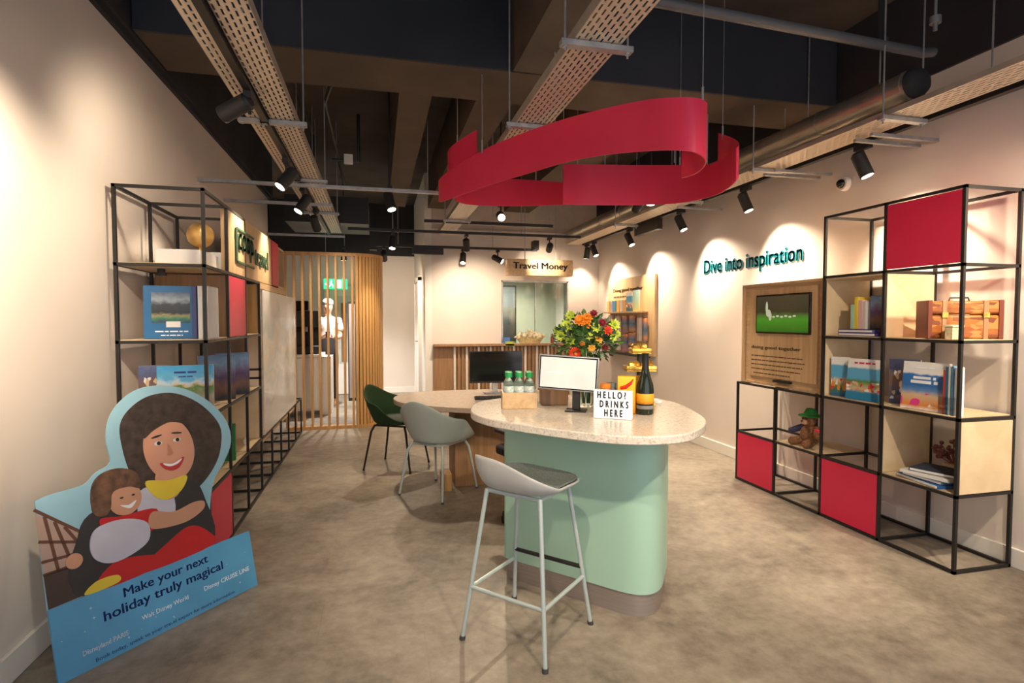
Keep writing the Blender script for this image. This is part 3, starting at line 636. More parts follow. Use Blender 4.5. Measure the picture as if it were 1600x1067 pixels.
def upright(name, label, cat, c, w_, h_, th, rz, cover, group=None, tilt=0, title=None, tcol='whiteink', cmat=None):
    """booklet standing on edge; c = middle of its base; rz = direction its cover faces; w_ along the cover"""
    t = thing(name, label, cat, c, group); t.rotation_euler = (0, 0, rz)
    mx = Matrix.Rotation(-tilt, 4, 'Y')
    o = ORG[t.name]; ORG[t.name] = Vector((0, 0, 0))
    b = MB().box(-th, 0, -w_/2, w_/2, 0.002, h_, mx=mx); b.build('pages', cmat or M['paper'], t)
    MB().box(0, 0.0015, -w_/2, w_/2, 0.002, h_, mx=mx).build('cover', P_[cover] if cover in P_ else flat(*cover), t)
    if cover == 'bluebook':
        MB().box(.0015, .0025, -w_*.36, w_*.34, h_*.30, h_*.88, mx=mx).build('cover_photo', P_['isle'], t)
        MB().box(.0025, .0032, -w_*.10, w_*.16, h_*.22, h_*.33, mx=mx).build('cover_label', M['paper'], t)
    if title:
        for j, (zz, hh, ww) in enumerate(title):
            small_print('title_print', mx @ Vector((0.0026, -w_*ww/2, h_*zz)), mx @ Vector((0, 1, 0)), mx @ Vector((0, 0, 1)), w_*ww, hh, M[tcol], t)
    return t
g = 'brochures on the right unit middle shelf'
z = ZL[2]+0.013
R_ = PI   # right unit covers face -X
tc_ = math.radians(200)
upright('brochure', 'small harbour-picture brochure at the left end of the right unit', 'brochure', (3.13, 3.17, z), .125, .275, .012, math.radians(200), 'toy', g)
upright('brochure', 'white-spined brochure half hidden behind the harbour brochure', 'brochure', (3.22, 3.10, z), .19, .26, .02, math.radians(205), 'toy', g)
upright('brochure', 'white-topped harbour brochure second from the left on the right unit', 'brochure', (3.10, 2.965, z), .235, .275, .02, math.radians(188), 'port', g, .1, [(.88, .018, .6)], 'red')
upright('brochure', 'dark crowded-photo brochure right of the harbour brochure', 'brochure', (3.22, 2.77, z), .17, .285, .015, math.radians(200), 'crowd', g)
upright('brochure', 'slim brochure leaning behind the crowded-photo one', 'brochure', (3.30, 2.70, z), .15, .27, .015, math.radians(190), 'dusk', g)
upright('brochure', 'large beach brochure with white top and pink corner on the right unit', 'brochure', (3.115, 2.565, z), .255, .285, .025, math.radians(186), 'beach', g, .1,
        [(.86, .016, .4), (.64, .026, .5), (.55, .03, .6)])
for i, (y, c, hh, lb) in enumerate(((2.425, (.45, .05, .04), .25, 'thin dark red'), (2.412, (.02, .12, .20), .27, 'thin dark blue'), (2.396, (.55, .62, .60), .275, 'thin pale green'), (2.380, (.12, .35, .62), .275, 'bright blue'), (2.362, (.80, .80, .80), .27, 'white'))):
    tag(MB().box(3.10, 3.155, y-.006, y+.006, z, z+hh).build('brochure', flat('spine_%s' % lb, c)), '%s brochure standing edge-on at the right end of the middle shelf' % lb, 'brochure', g)
t = thing('leaflet_holder', 'clear acrylic leaflet holder at the right end of the middle shelf', 'leaflet holder', (3.12, 2.40, z))
MB().box(3.09, 3.094, 2.355, 2.45, z, z+.10).box(3.13, 3.134, 2.355, 2.45, z, z+.14).build('holder_wall', M['acrylic'], t, smooth=0)
# top of right unit: books, suitcase
z = ZL[3]+0.013
for i, (y, th, c, hh, lb) in enumerate(((3.075, .028, (.38, .60, .50), .215, 'mint green'), (3.045, .030, (.80, .62, .05), .265, 'yellow'), (3.012, .034, (.72, .45, .45), .245, 'pink'), (2.982, .024, (.62, .58, .55), .235, 'pale grey'))):
    t = thing('book', '%s upright book on top of the blue stack, right unit' % lb, 'book', (3.22, y, z+.045), 'upright books on the right unit')
    MB().box(3.12, 3.30, y-th/2, y+th/2, z+.046, z+.046+hh-.05).build('cover', flat('book_'+lb, c), t, bevel=.002)
    MB().box(3.13, 3.302, y-th/2+.003, y+th/2-.003, z+.05, z+.046+hh-.053).build('pages', M['paper'], t)
upright('book', 'dark photo-covered book beside the pink book on the right unit', 'book', (3.16, 2.91, z+.046), .11, .22, .02, math.radians(188), 'dusk', 'upright books on the right unit')
for j in range(2):
    t = thing('book', ('upper' if j else 'lower') + ' purple-blue book lying flat under the upright books', 'book', (3.2, 3.03, z+.022*j), 'flat books under the upright books')
    MB().box(3.10, 3.30, 2.86+.02*j, 3.17, z+.001+.022*j, z+.021+.022*j).build('cover', flat('book_violet', (.10, .10, .38)), t, bevel=.002)
    MB().box(3.096, 3.10, 2.88+.02*j, 3.16, z+.005+.022*j, z+.017+.022*j).build('pages', M['paper'], t)
t = thing('bottle', 'small clear glass bottle behind the upright books', 'bottle', (3.36, 2.98, z))
MB().lathe([(.001, 0), (.035, 0), (.038, .01), (.038, .22), (.014, .26), (.013, .30), (.001, .30)], (3.36, 2.98, z), 16).build('bottle_body', M['glass'], t)
MB().lathe([(.001, .298), (.017, .298), (.017, .32), (.001, .32)], (3.36, 2.98, z), 12).build('stopper', M['paper'], t)
# suitcase
vm = picture('vintage_map_leather', [(0, (.22, .06, .01)), (.5, (.36, .12, .015)), (1, (.42, .15, .02))], 7, 1.2, blobs=[(.18, .05, .01), (.45, .20, .05), (.28, .08, .015)], bscale=6, bthr=.5)
t = thing('suitcase', 'vintage brown map-print suitcase on the upper shelf of the right unit', 'suitcase', (3.22, 2.55, z))
sy0, sy1, sx0, sx1, sh = 2.395, 2.71, 3.13, 3.30, .215
sm = Matrix.Translation((3.26, 2.48, z)) @ Matrix.Rotation(math.radians(62), 4, 'Z')
def sbox(nm, a, m, bv=.004): MB().box(*a, mx=sm).build(nm, m, t, bevel=bv)
sbox('case_body', (-.07, .07, -.18, .18, .002, .135), vm, .012); sbox('lid', (-.07, .07, -.18, .18, .139, .215), vm, .012)
for y in (-.10, .10): sbox('strap', (-.074, .074, y-.012, y+.012, .0, .218), M['dark_oak'], .002)
lt = flat('tan_leather_edging', (.16, .03, .008))
for y in (-.172, .172):
    sbox('corner_trim', (-.075, .075, y-.012, y+.012, .0, .22), lt, .003)
for y in (-.10, .10): sbox('buckle', (-.080, -.074, y-.015, y+.015, .12, .15), M['gold'], .001)
MB().tube([sm @ Vector(q) for q in ((0, -.05, .215), (0, -.045, .235), (0, .045, .235), (0, .05, .215))], .005, 8).build('handle', M['black'], t)
t = thing('trinket_box', 'small cream patterned box in front of the suitcase', 'box', (3.125, 2.40, z))
MB().box(3.085, 3.165, 2.375, 2.42, z, z+.065).build('box_body', mat('cream_pattern', (.70, .58, .36), .6, var=.3, scale=60), t, bevel=.003)
MB().box(3.082, 3.168, 2.372, 2.423, z+.066, z+.08).build('lid', M['cream'], t, bevel=.003)
# lower shelf of right unit: books and coral
z = ZL[1]+0.013
for j, (c, lb, dx, L_) in enumerate((((.02, .12, .36), 'blue lying open', 0, .30), ((.10, .22, .42), 'blue-grey', .01, .25), ((.72, .74, .74), 'white', -.01, .27), ((.03, .05, .10), 'dark', .02, .24))):
    t = thing('book', '%s book in the flat stack on the lower shelf of the right unit' % lb, 'book', (3.2, 2.56, z+.02*j), 'flat books on the lower shelf of the right unit')
    MB().ob((3.19+dx, 2.55-.01*j, z+.0205*j+.010), (.20, L_, .019), .15*(j-1), 0).build('cover', flat('flatbook_'+lb, c), t, bevel=.002)
    MB().ob((3.185+dx, 2.55-.01*j, z+.0205*j+.010), (.202, L_-.02, .012), .15*(j-1), 0).build('pages', M['paper'], t)
t = thing('coral_ornament', 'brown fan-shaped seed-head ornament behind the flat books', 'ornament', (3.33, 2.53, z))
MB().box(3.30, 3.36, 2.50, 2.58, z, z+.10).build('base', M['ply'], t, bevel=.003)
b = MB()
for i in range(46):
    a = random.uniform(.2, PI*.85); rr = random.uniform(.05, .15)
    b.ball((3.32+random.uniform(-.02, .02), 2.52+rr*math.cos(a), z+.10+rr*math.sin(a)), random.uniform(.010, .016), 8)
    b.cyl((3.33, 2.53, z+.09), (3.33, 2.52+rr*math.cos(a), z+.10+rr*math.sin(a)), .002, n=5)
b.build('seed_head', mat('brown_red_seeds', (.22, .07, .06), .6, var=.4, scale=60), t)
# plush toy with green hat
t = thing('plush_toy', 'small plush bear with a green felt hat on the low shelf of the right unit', 'toy', (3.2, 3.49, z))
fur = mat('brown_fur', (.20, .09, .04), .95, var=.5, scale=80, bump=.5)
tanf = mat('tan_fur', (.48, .27, .16), .95, var=.2, scale=60, bump=.3)
px_, py_ = 3.19, 3.50
MB().ball((px_, py_, z+.085), .075, 20, sc=(.9, 1, 1.1)).ball((px_-.01, py_, z+.195), .052, 18, sc=(.9, 1.05, .95)).build('body', fur, t)
MB().ball((px_-.055, py_, z+.185), .026, 14, sc=(.8, 1.2, .8)).build('muzzle', tanf, t)
MB().ball((px_-.078, py_, z+.195), .008, 8).ball((px_-.055, py_-.02, z+.212), .006, 8).ball((px_-.055, py_+.02, z+.212), .006, 8).build('eyes_and_nose', M['ink'], t)
for s_ in (-1, 1):
    MB().tube([(px_, py_+s_*.06, z+.14), (px_-.04, py_+s_*.11, z+.11), (px_-.06, py_+s_*.13, z+.10)], [.026, .024, .020], 10).ball((px_-.06, py_+s_*.13, z+.10), .021, 10).build('arm', fur if s_ < 0 else flat('navy_sleeve', (.03, .03, .09)), t)
    MB().tube([(px_-.03, py_+s_*.045, z+.04), (px_-.10, py_+s_*.07, z+.03)], [.032, .030], 10).ball((px_-.10, py_+s_*.07, z+.032), .031, 12).build('leg', fur, t)
    MB().ball((px_+.005, py_+s_*.045, z+.225), .018, 10, sc=(.5, 1, 1)).build('ear', fur, t)
MB().lathe([(.001, .055), (.03, .05), (.045, .02), (.05, 0), (.085, -.006), (.085, .0), (.05, .006)], (px_, py_, z+.235), 20).build('hat', mat('green_felt', (.02, .20, .04), .9, bump=.2, scale=60), t)
MB().box(px_-.05, px_-.02, py_-.135, py_-.085, z+.09, z+.15).build('red_pouch', M['red'], t, bevel=.008)
# left unit contents
z = ZL[4]+0.013
for i, (y0, y1, h_, lb) in enumerate(((3.46, 3.82, .085, 'nearer'), (3.89, 4.30, .12, 'farther'))):
    tag(MB().box(-1.20, -0.97, y0, y1, z, z+h_).build('white_box', M['paper'], bevel=.003), '%s low white box on the top shelf of the left unit' % lb, 'box', 'white boxes on the top shelf of the left unit')
t = thing('desk_globe', 'golden desk globe on a stand on top of the white box', 'globe', (-1.04, 3.72, z+.086))
gz = z+.086
MB().lathe([(.001, 0), (.05, 0), (.05, .008), (.012, .014), (.008, .05), (.001, .05)], (-1.04, 3.72, gz), 20).build('stand', M['gold'], t)
MB().ball((-1.04, 3.72, gz+.115), .075, 28).build('sphere', M['brass'], t)
MB().tube([(-1.04, 3.72+.088*math.sin(a), gz+.115-.088*math.cos(a)) for a in [i*PI/12 for i in range(13)]], .004, 8).build('meridian', M['gold'], t)
z = ZL[3]+0.013
upright('book', 'large blue island-photo book standing on the left unit', 'book', (-1.13, 3.48, z), .27, .30, .03, math.radians(-82), 'bluebook', None, .03, [(.13, .012, .6), (.06, .010, .4)])
for i, (x_, c, lb) in enumerate(((-.975, (.72, .72, .72), 'white'), (-.945, (.60, .62, .66), 'pale grey'), (-1.005, (.05, .07, .20), 'navy'))):
    tag(MB().box(x_-.012, x_+.012, 3.45, 3.66, z, z+.30).build('book', flat('leftbook_'+lb, c), bevel=.002), '%s book standing spine-on beside the large blue island book' % lb, 'book', 'upright books beside the island book')
z = ZL[2]+0.013
upright('brochure', 'large blue-sky old-town brochure on the left unit behind the standee', 'brochure', (-1.06, 3.46, z), .28, .275, .02, math.radians(-80), 'castle', 'brochures on the left unit', .03, [(.84, .018, .4), (.76, .010, .25)], 'navy')
upright('brochure', 'small white brochure left of the old-town brochure', 'brochure', (-1.25, 3.56, z), .16, .27, .02, math.radians(-80), 'crowd', 'brochures on the left unit')
for i, (x_, y_, c, lb) in enumerate(((-1.03, 3.98, 'dusk', 'dark dusk-sky brochure, nearer of two beyond the old-town one'), (-1.0, 4.25, 'dusk', 'dark dusk-sky brochure, farther of two beyond the old-town one'))):
    upright('brochure', lb, 'brochure', (x_, y_, z), .22, .30, .03, math.radians(-62), c, 'brochures on the left unit')
z = ZL[1]+0.013
tag(MB().box(-1.12, -.95, 4.06, 4.09, z, z+.25).build('book', flat('green_cover', (.01, .18, .05)), bevel=.002), 'dark green book standing on the low shelf of the left unit', 'book')
tag(MB().lathe([(.001, 0), (.09, 0), (.11, .03), (.08, .10), (.04, .13), (.001, .14)], (-1.06, 3.62, z), 20).build('green_ornament', flat('sea_green', (.03, .22, .15))), 'sea-green rounded ornament on the low shelf of the left unit', 'ornament')
tag(MB().lathe([(.001, 0), (.02, 0), (.025, .03), (.008, .05), (.001, .05)], (-1.0, 4.6, z), 14).build('trinket', M['paper']), 'tiny white ornament on the low shelf inside the oak cell', 'ornament')

# ------------------------------------------------------------------ wall items on the right
t = thing('wall_lettering', 'teal raised lettering on the right wall above the screen board', 'sign', (3.49, 4.7, 1.88))
text('lettering', 'Dive into inspiration', (3.499, 5.40, 1.862), (0, -1, 0), (0, 0, 1), 1.44, .185, M['teal'], t, .008, bold=.032, words=True)
t = thing('screen_board', 'oak display box with a small screen on the right unit', 'display board', (3.27, 3.73, .87))
MB().box(3.085, 3.48, 3.285, 4.185, .868, .885).box(3.085, 3.48, 3.285, 4.185, 1.68, 1.70).box(3.085, 3.48, 3.285, 3.305, .885, 1.68).box(3.085, 3.48, 4.165, 4.185, .885, 1.68).build('outer_box', M['oak'], t)
MB().box(3.105, 3.12, 3.305, 4.165, .885, 1.68).build('front_panel', M['oakh'], t)
MB().box(3.09, 3.105, 3.345, 4.09, .93, 1.655).build('inset_panel', M['oak'], t, bevel=.003)
s = MB().box(3.075, 3.105, 3.40, 3.995, 1.29, 1.605).build('screen', M['screen'], t, bevel=.004)
scm = picture('screen_image', [(0, (.02, .12, .01)), (.35, (.05, .26, .02)), (.46, (.06, .14, .03)), (.55, (.03, .035, .02)), (1, (.05, .05, .03))], 6, .12, emit=.35, rough=.15)
MB().box(3.0735, 3.075, 3.415, 3.98, 1.305, 1.59).build('display', scm, s)
b = MB()
for (y, zz, a, c) in ((3.86, 1.50, .014, .05), (3.84, 1.455, .03, .03), (3.82, 1.43, .018, .035)): b.ball((3.0735, y, zz), 1, 14, sc=(.001, a, c))
for k in range(6): b.ball((3.0735, 3.78-.045*k, 1.425+.006*(k % 2)), 1, 8, sc=(.001, .018, .008))
b.build('picture_figure', mat('pale_screen_shape', (.40, .45, .32), emit=.5), s)
text('heading_lettering', 'doing good together', (3.0895, 4.06, 1.155), (0, -1, 0), (0, 0, 1), .56, .035, M['brownink'], t, .001, bold=.01, words=True)
for k, ww in enumerate((.58, .60, .58, .56, .42)):
    small_print('body_print', (3.0895, 4.06-(0.0 if k < 4 else .03), 1.10-.036*k), (0, -1, 0), (0, 0, 1), ww, .014, M['brownink'], t)
MB().box(3.075, 3.105, 3.60, 3.78, .905, .922).build('handle_slot', M['black'], t)
# accessories board
t = thing('accessory_board', 'oak pegboard with travel accessories near the back of the right wall', 'display board', (3.48, 7.15, .93))
MB().box(3.46, 3.498, 6.45, 7.9, .93, 2.0).build('board', M['oak'], t)
MB().box(3.34, 3.46, 6.62, 7.84, 1.50, 1.52).build('shelf', M['oakh'], t)
text('heading_lettering', 'Doing good together', (3.458, 7.72, 1.80), (0, -1, 0), (0, 0, 1), .95, .06, M['brownink'], t, .002, bold=.01, words=True)
small_print('heading_print', (3.458, 7.70, 1.73), (0, -1, 0), (0, 0, 1), .55, .035, M['brownink'], t)
cols = [(.62, .42, .10), (.30, .28, .42), (.05, .25, .40), (.70, .40, .08), (.55, .50, .45), (.60, .34, .10)]
for k in range(6):
    tag(box('leaflet', (3.37, 3.39, 7.66-.11*k, 7.74-.11*k, 1.522, 1.68), flat('leaf%d' % k, cols[k])), '%s leaflet on the shelf of the accessories board, %s' % (('ochre', 'violet', 'deep blue', 'orange', 'grey', 'amber')[k], 'left part'), 'leaflet', 'leaflets on the accessories board')
tag(box('leaflet', (3.36, 3.375, 6.90, 7.07, 1.522, 1.78), P_['toy']), 'tall sky-blue leaflet with red patch on the accessories board', 'leaflet', 'leaflets on the accessories board')
tag(box('leaflet', (3.36, 3.375, 6.68, 6.86, 1.522, 1.80), picture('pale_green_leaflet', [(0, (.62, .55, .18)), (.5, (.45, .60, .45)), (1, (.40, .62, .60))], 5, .5)), 'tall pale green and yellow leaflet on the accessories board', 'leaflet', 'leaflets on the accessories board')
pk = [picture('packet_a', [(0, (.40, .18, .18)), (.4, (.25, .20, .24)), (.55, (.05, .14, .22)), (.8, (.30, .16, .20)), (.92, (.75, .28, .12)), (1, (.75, .28, .12))], 6, .15),
      picture('packet_b', [(0, (.20, .18, .22)), (.15, (.62, .26, .10)), (.3, (.20, .20, .25)), (.5, (.05, .14, .25)), (.8, (.35, .22, .25)), (.92, (.75, .30, .12)), (1, (.75, .30, .12))], 6, .15),
      picture('packet_c', [(0, (.66, .55, .50)), (.5, (.60, .54, .52)), (1, (.70, .50, .42))], 9, 1.2)]
for k, (y, w_, z0, z1, m_) in enumerate(((7.70, .20, .98, 1.22, 2), (7.70, .20, 1.25, 1.47, 2), (7.46, .18, .96, 1.20, 2), (7.46, .18, 1.23, 1.46, 2), (7.22, .17, .95, 1.20, 0), (7.22, .17, 1.22, 1.46, 0), (7.0, .17, 1.04, 1.22, 1), (7.0, .17, 1.24, 1.46, 1), (6.78, .10, 1.12, 1.44, 2), (6.62, .09, 1.12, 1.42, 1))):
    lb = '%s hanging packet, %s on the accessories board' % (('dark', 'blue and orange', 'pale pink')[m_], 'lower' if z0 < 1.1 else 'upper')
    if m_ == 2: lb += ', ' + ('first column' if y > 7.6 else 'second column' if y > 7.3 else 'narrow column')
    tag(box('hanging_packet', (3.40, 3.44, y-w_*.40, y+w_*.40, z0, z1), pk[m_], bevel=.004), lb + (', rightmost' if y < 6.7 else ''), 'packet', 'packets on the accessories board')
tag(MB().box(3.38, 3.46, 6.55, 7.84, .905, .925).build('board_ledge', M['black']), 'thin dark ledge along the bottom of the accessories board', 'ledge')

# ------------------------------------------------------------------ money counter at the back
t = thing('money_counter', 'tan oak counter front with vertical battens under the money window', 'counter', (2.1, 8.3, 0))
MB().box(0.82, 3.0, YB-.03, YB-.005, 0, 1.0).build('backing_board', M['dark_oak'], t)
MB().box(0.82, 3.15, YB-.16, YB-.005, 1.0, 1.035).build('ledge', M['dark_oak'], t, bevel=.004)
x = 1.12
for k in range(30):
    MB().box(x, x+.032, YB-.07, YB-.03, 0, 1.0).build('batten', M['dark_oak'] if k % 3 else M['wall'], t); x += .062
t = tag(MB().box(1.88, 1.905, YB-.01, YB+.15, 1.036, 2.02).box(2.955, 2.98, YB-.01, YB+.15, 1.036, 2.02).box(1.88, 2.98, YB-.01, YB+.15, 1.995, 2.02).build('window_1', M['galv']), kind='structure')
MB().box(1.905, 2.955, YB+.06, YB+.068, 1.037, 1.995).build('glass_pane', M['pane'], t)
MB().box(2.44, 2.452, YB+.05, YB+.08, 1.037, 1.995).build('glass_joint', M['galv'], t)
t = thing('hanging_sign', 'box sign reading Travel Money hanging over the money window', 'sign', (2.4, 7.97, 2.09))
MB().box(1.86, 2.88, 7.90, 8.02, 2.06, 2.30).build('sign_box', M['oakh'], t, bevel=.003)
text('lettering', 'Travel Money', (1.95, 7.899, 2.13), (1, 0, 0), (0, 0, 1), .84, .12, M['ink'], t, .004, bold=.03, words=True)
for x in (2.14, 2.62): MB().cyl((x, 7.96, 2.30), (x, 7.96, 3.58), .005, n=6).build('hanging_rod', M['galv'], t)
# things on the ledge and in the money window
t = thing('framed_poster', 'dark framed picture seen through the money window', 'poster', (2.2, 10.58, 1.0))
MB().box(2.20, 2.66, 10.55, 10.59, .98, 2.08).build('poster_frame', M['black'], t)
MB().box(2.225, 2.635, 10.545, 10.55, 1.01, 2.05).build('poster_print', picture('grey_poster', [(0, (.02, .02, .02)), (.3, (.05, .05, .05)), (.55, (.22, .19, .16)), (.75, (.20, .22, .24)), (1, (.30, .33, .36))], 4, .4), t)
tag(box('blue_box', (1.90, 1.99, YB-.13, YB-.05, 1.036, 1.13), flat('blue_card', (.06, .18, .55))), 'small blue box at the left end of the window ledge', 'box')
tag(box('lime_card', (1.91, 2.05, YB-.16, YB-.14, 1.0, 1.07), flat('lime_card_print', (.42, .45, .05))), 'lime green card at the left end of the window ledge', 'card')
t = thing('gift_basket', 'cream basket of dried flowers and tissue on the window ledge', 'basket', (2.32, 8.32, 1.036))
MB().lathe([(.001, 0), (.14, 0), (.21, .11), (.20, .11), (.13, .01), (.001, .01)], (2.32, 8.315, 1.036), 24, mx=Matrix.Diagonal((1.15, .34, 1, 1))).build('basket', mat('cream_wicker', (.58, .44, .22), .8, var=.3, scale=40, bump=.4), t)
b = MB()
for i in range(60):
    a = random.uniform(0, 2*PI); rr = random.uniform(0, 1)**.5
    b.ball((2.32+.23*rr*math.cos(a), 8.315+.06*rr*math.sin(a), 1.10+.15*(1-rr*.6)*random.uniform(.4, 1)), random.uniform(.02, .035), 8, jit=.6)
b.build('dried_flowers', mat('cream_petals', (.66, .58, .40), .8, var=.35, scale=25), t)
tag(MB().lathe([(.001, 0), (.028, 0), (.03, .09), (.014, .12), (.014, .15), (.001, .15)], (2.69, 8.32, 1.036), 16).build('small_bottle', flat('dark_red_glaze', (.28, .05, .03))), 'small dark red bottle right of the cream basket', 'bottle')
t = thing('photo_frame', 'pale green framed card on the right of the window ledge', 'picture frame', (2.86, 8.3, 1.036))
MB().box(2.76, 2.95, 8.30, 8.315, 1.036, 1.17).build('frame', flat('pale_green_frame', (.38, .48, .38)), t)
MB().box(2.785, 2.925, 8.297, 8.30, 1.055, 1.15).build('card', P_['leaflet'], t)

# ------------------------------------------------------------------ slatted screen on the left at the back
t = thing('slatted_screen', 'honey oak slatted screen curving round at its right end', 'screen', (-.5, 7.45, 0))
path = [(-1.12+.101*i, 7.42) for i in range(9)]
path += [(-.30+.33*math.sin(a), 7.75-.33*math.cos(a)) for a in [PI/2*i/13 for i in range(1, 14)]]
path += [(.03, 7.75+.07*i) for i in range(1, 13)]
for i, (x, y) in enumerate(path):
    a = 0 if i < 9 else min(PI/2, PI/2*(i-8)/13)
    wd = .026 if i < 9 else .034
    MB().ob((x, y, 1.13), (wd, .085, 2.20), a).build('slat', M['slat'], t)
def railpoly(z0, z1):
    q = path; b = MB(); n = len(q); vs = []
    for i, (x, y) in enumerate(q):
        a = 0 if i < 9 else min(PI/2, PI/2*(i-8)/13); nx, ny = math.sin(a), -math.cos(a)
        for s_ in (-.048, .048): vs += [(x+nx*s_, y+ny*s_, z0), (x+nx*s_, y+ny*s_, z1)]
    fs = [(0, 1, 3, 2), (4*n-4, 4*n-2, 4*n-1, 4*n-3)]
    for i in range(n-1):
        o = 4*i; fs += [(o, o+4, o+5, o+1), (o+2, o+3, o+7, o+6), (o+1, o+5, o+7, o+3), (o, o+2, o+6, o+4)]
    return b.add(vs, fs)
railpoly(0, .04).build('bottom_rail', M['slat'], t, smooth=0); railpoly(2.22, 2.26).build('top_rail', M['slat'], t, smooth=0)

# behind the screen: refreshment counter, coffee machine, person, exit sign, dark frame
t = thing('refreshment_counter', 'white panelled counter behind the slatted screen', 'counter', (-1.3, 8.8, 0))
MB().box(-1.9, -.84, 8.45, 9.05, .08, .86).build('cabinet', M['white'], t)
for k in range(5): MB().box(-1.88+.205*k, -1.69+.205*k, 8.435, 8.45, .1, .85).build('front_panel', M['white'], t, bevel=.006)
MB().box(-1.92, -.80, 8.42, 9.07, .862, .90).build('worktop', M['white'], t)
MB().box(-.84, -.68, 8.55, 9.05, 0, .86).build('end_cabinet', M['paper'], t)
t = thing('coffee_machine', 'black coffee machine on the white counter behind the screen', 'coffee machine', (-1.0, 8.7, .90))
MB().box(-1.20, -.84, 8.5, 8.9, .902, 1.02).box(-1.20, -.84, 8.68, 8.9, 1.02, 1.50).box(-1.20, -.84, 8.5, 8.9, 1.30, 1.54).build('machine_body', M['blackmatt'], t, bevel=.01)
MB().box(-1.18, -.98, 8.55, 8.85, 1.54, 1.68).build('bean_hopper', M['screen'], t, bevel=.01)
MB().cyl((-1.02, 8.58, 1.23), (-1.02, 8.58, 1.30), .02).build('spout', M['steel'], t)
t = thing('exit_sign', 'green running-man exit sign hanging behind the screen', 'sign', (-.72, 10.3, 1.98))
MB().box(-.92, -.52, 10.28, 10.32, 1.95, 2.13).build('sign_plate', mat('exit_green', (.02, .55, .20), .4, emit=1.6, var=0), t)
wm = mat('exit_white', (.9, 1, .92), .4, emit=1.6, var=0)
MB().ball((-.79, 10.278, 2.095), 1, 10, sc=(.014, .001, .014)).box(-.81, -.78, 10.277, 10.28, 2.03, 2.08).prism([(-.80, -.0), (-.835, -.045), (-.825, -.05), (-.785, -.01)], 0, .002, mx=Matrix.Translation((0, 10.279, 2.035)) @ Matrix.Rotation(PI/2, 4, 'X')).prism([(-.79, 0), (-.77, -.03), (-.775, -.06), (-.765, -.06), (-.755, -.025), (-.775, .01)], 0, .002, mx=Matrix.Translation((0, 10.279, 2.035)) @ Matrix.Rotation(PI/2, 4, 'X')).build('running_figure', wm, t)
MB().box(-.70, -.62, 10.277, 10.28, 1.97, 2.11).build('doorway_symbol', wm, t)
MB().prism([(-.90, 0), (-.87, .03), (-.87, .01), (-.84, .01), (-.84, -.01), (-.87, -.01), (-.87, -.03)], 0, .002, mx=Matrix.Translation((0, 10.279, 2.04)) @ Matrix.Rotation(PI/2, 4, 'X')).build('arrow', wm, t)
for x in (-.88, -.56): MB().cyl((x, 10.3, 2.13), (x, 10.3, 3.58), .004, n=6).build('hanging_wire', M['galv'], t)
tag(box('dark_wall_panel', (-.66, -.56, 10.73, 10.745, .62, 1.72), M['dark_oak']), 'brown narrow panel on the door behind the screen', 'panel')
t = thing('standing_mirror', 'tall dark-framed narrow mirror behind the right slats of the screen', 'mirror', (-.42, 9.9, 0))
MB().box(-.50, -.36, 9.90, 9.94, .0, 1.72).build('mirror_frame', M['black'], t)
MB().box(-.48, -.38, 9.895, 9.90, .05, 1.68).build('mirror_glass', M['steel'], t)

# ------------------------------------------------------------------ person behind the screen
def skinned(name, chains, m, parent, sub=2):
    """one continuous skin over joined chains of (x, y, z, r); equal points are shared"""
    vs, es, rs, idx = [], [], [], {}
    for ch in chains:
        last = None
        for x, y, z_, r_ in ch:
            k = (round(x, 4), round(y, 4), round(z_, 4))
            if k not in idx: idx[k] = len(vs); vs.append(Vector((x, y, z_))); rs.append(r_)
            if last is not None: es.append((last, idx[k]))
            last = idx[k]
    off = ORG[parent.name]
    me = bpy.data.meshes.new(name); me.from_pydata([q-off for q in vs], es, []); me.update()
    me.materials.append(m)
    o = bpy.data.objects.new(name, me); COL.objects.link(o); o.parent = parent; ORG[o.name] = off
    bm = bmesh.new(); bm.from_mesh(me); ly = bm.verts.layers.skin.verify(); bm.verts.ensure_lookup_table()
    for i, q in enumerate(bm.verts): q[ly].radius = (rs[i] if not isinstance(rs[i], tuple) else rs[i]) if isinstance(rs[i], tuple) else (rs[i], rs[i]); q[ly].use_root = (i == 0)
    bm.to_mesh(me); bm.free()
    md = o.modifiers.new('skin', 'SKIN'); md.use_smooth_shade = True
    sd = o.modifiers.new('sub', 'SUBSURF'); sd.levels = sub; sd.render_levels = sub
    return o
PX, PY = -.80, 9.35
t = thing('person', 'person with short grey hair in a white shirt and dark apron, standing behind the screen', 'person', (PX, PY, 0))
def pp(x, y, z_, r_): return (PX+x, PY+y, z_, r_)
body = [[pp(0, 0, .93, (.16, .11)), pp(0, 0, 1.08, (.14, .10)), pp(.01, -.01, 1.25, (.17, .11)), pp(.01, -.01, 1.38, (.15, .09)), pp(.015, -.02, 1.46, .055), pp(.02, -.03, 1.52, .055), pp(.025, -.04, 1.60, .085), pp(.025, -.035, 1.67, .078)]]
for s_ in (-1, 1):
    body.append([pp(0, 0, .93, (.16, .11)), pp(s_*.09, 0, .86, .095), pp(s_*.10, -.01, .48, .06), pp(s_*.10, .02, .08, .04), pp(s_*.10, -.09, .03, .035)])
    arm = [pp(.01, -.01, 1.38, (.15, .09)), pp(s_*.18, -.01, 1.39, .055), pp(s_*.21, -.04, 1.13, .043), pp(s_*.12+.04, -.26, 1.12, .032), pp(s_*.07+.06, -.33, 1.15, .026)]
    body.append(arm)
    hx, hy, hz = s_*.07+.06, -.33, 1.15
    for k in range(4): body.append([pp(hx, hy, hz, .026), pp(hx-.02*s_+.008*k, hy-.05, hz+.03-.018*k, .010), pp(hx-.035*s_, hy-.085+.004*k, hz+.028-.018*k, .008)])
    body.append([pp(hx, hy, hz, .026), pp(hx-.03*s_, hy-.03, hz+.045, .009)])
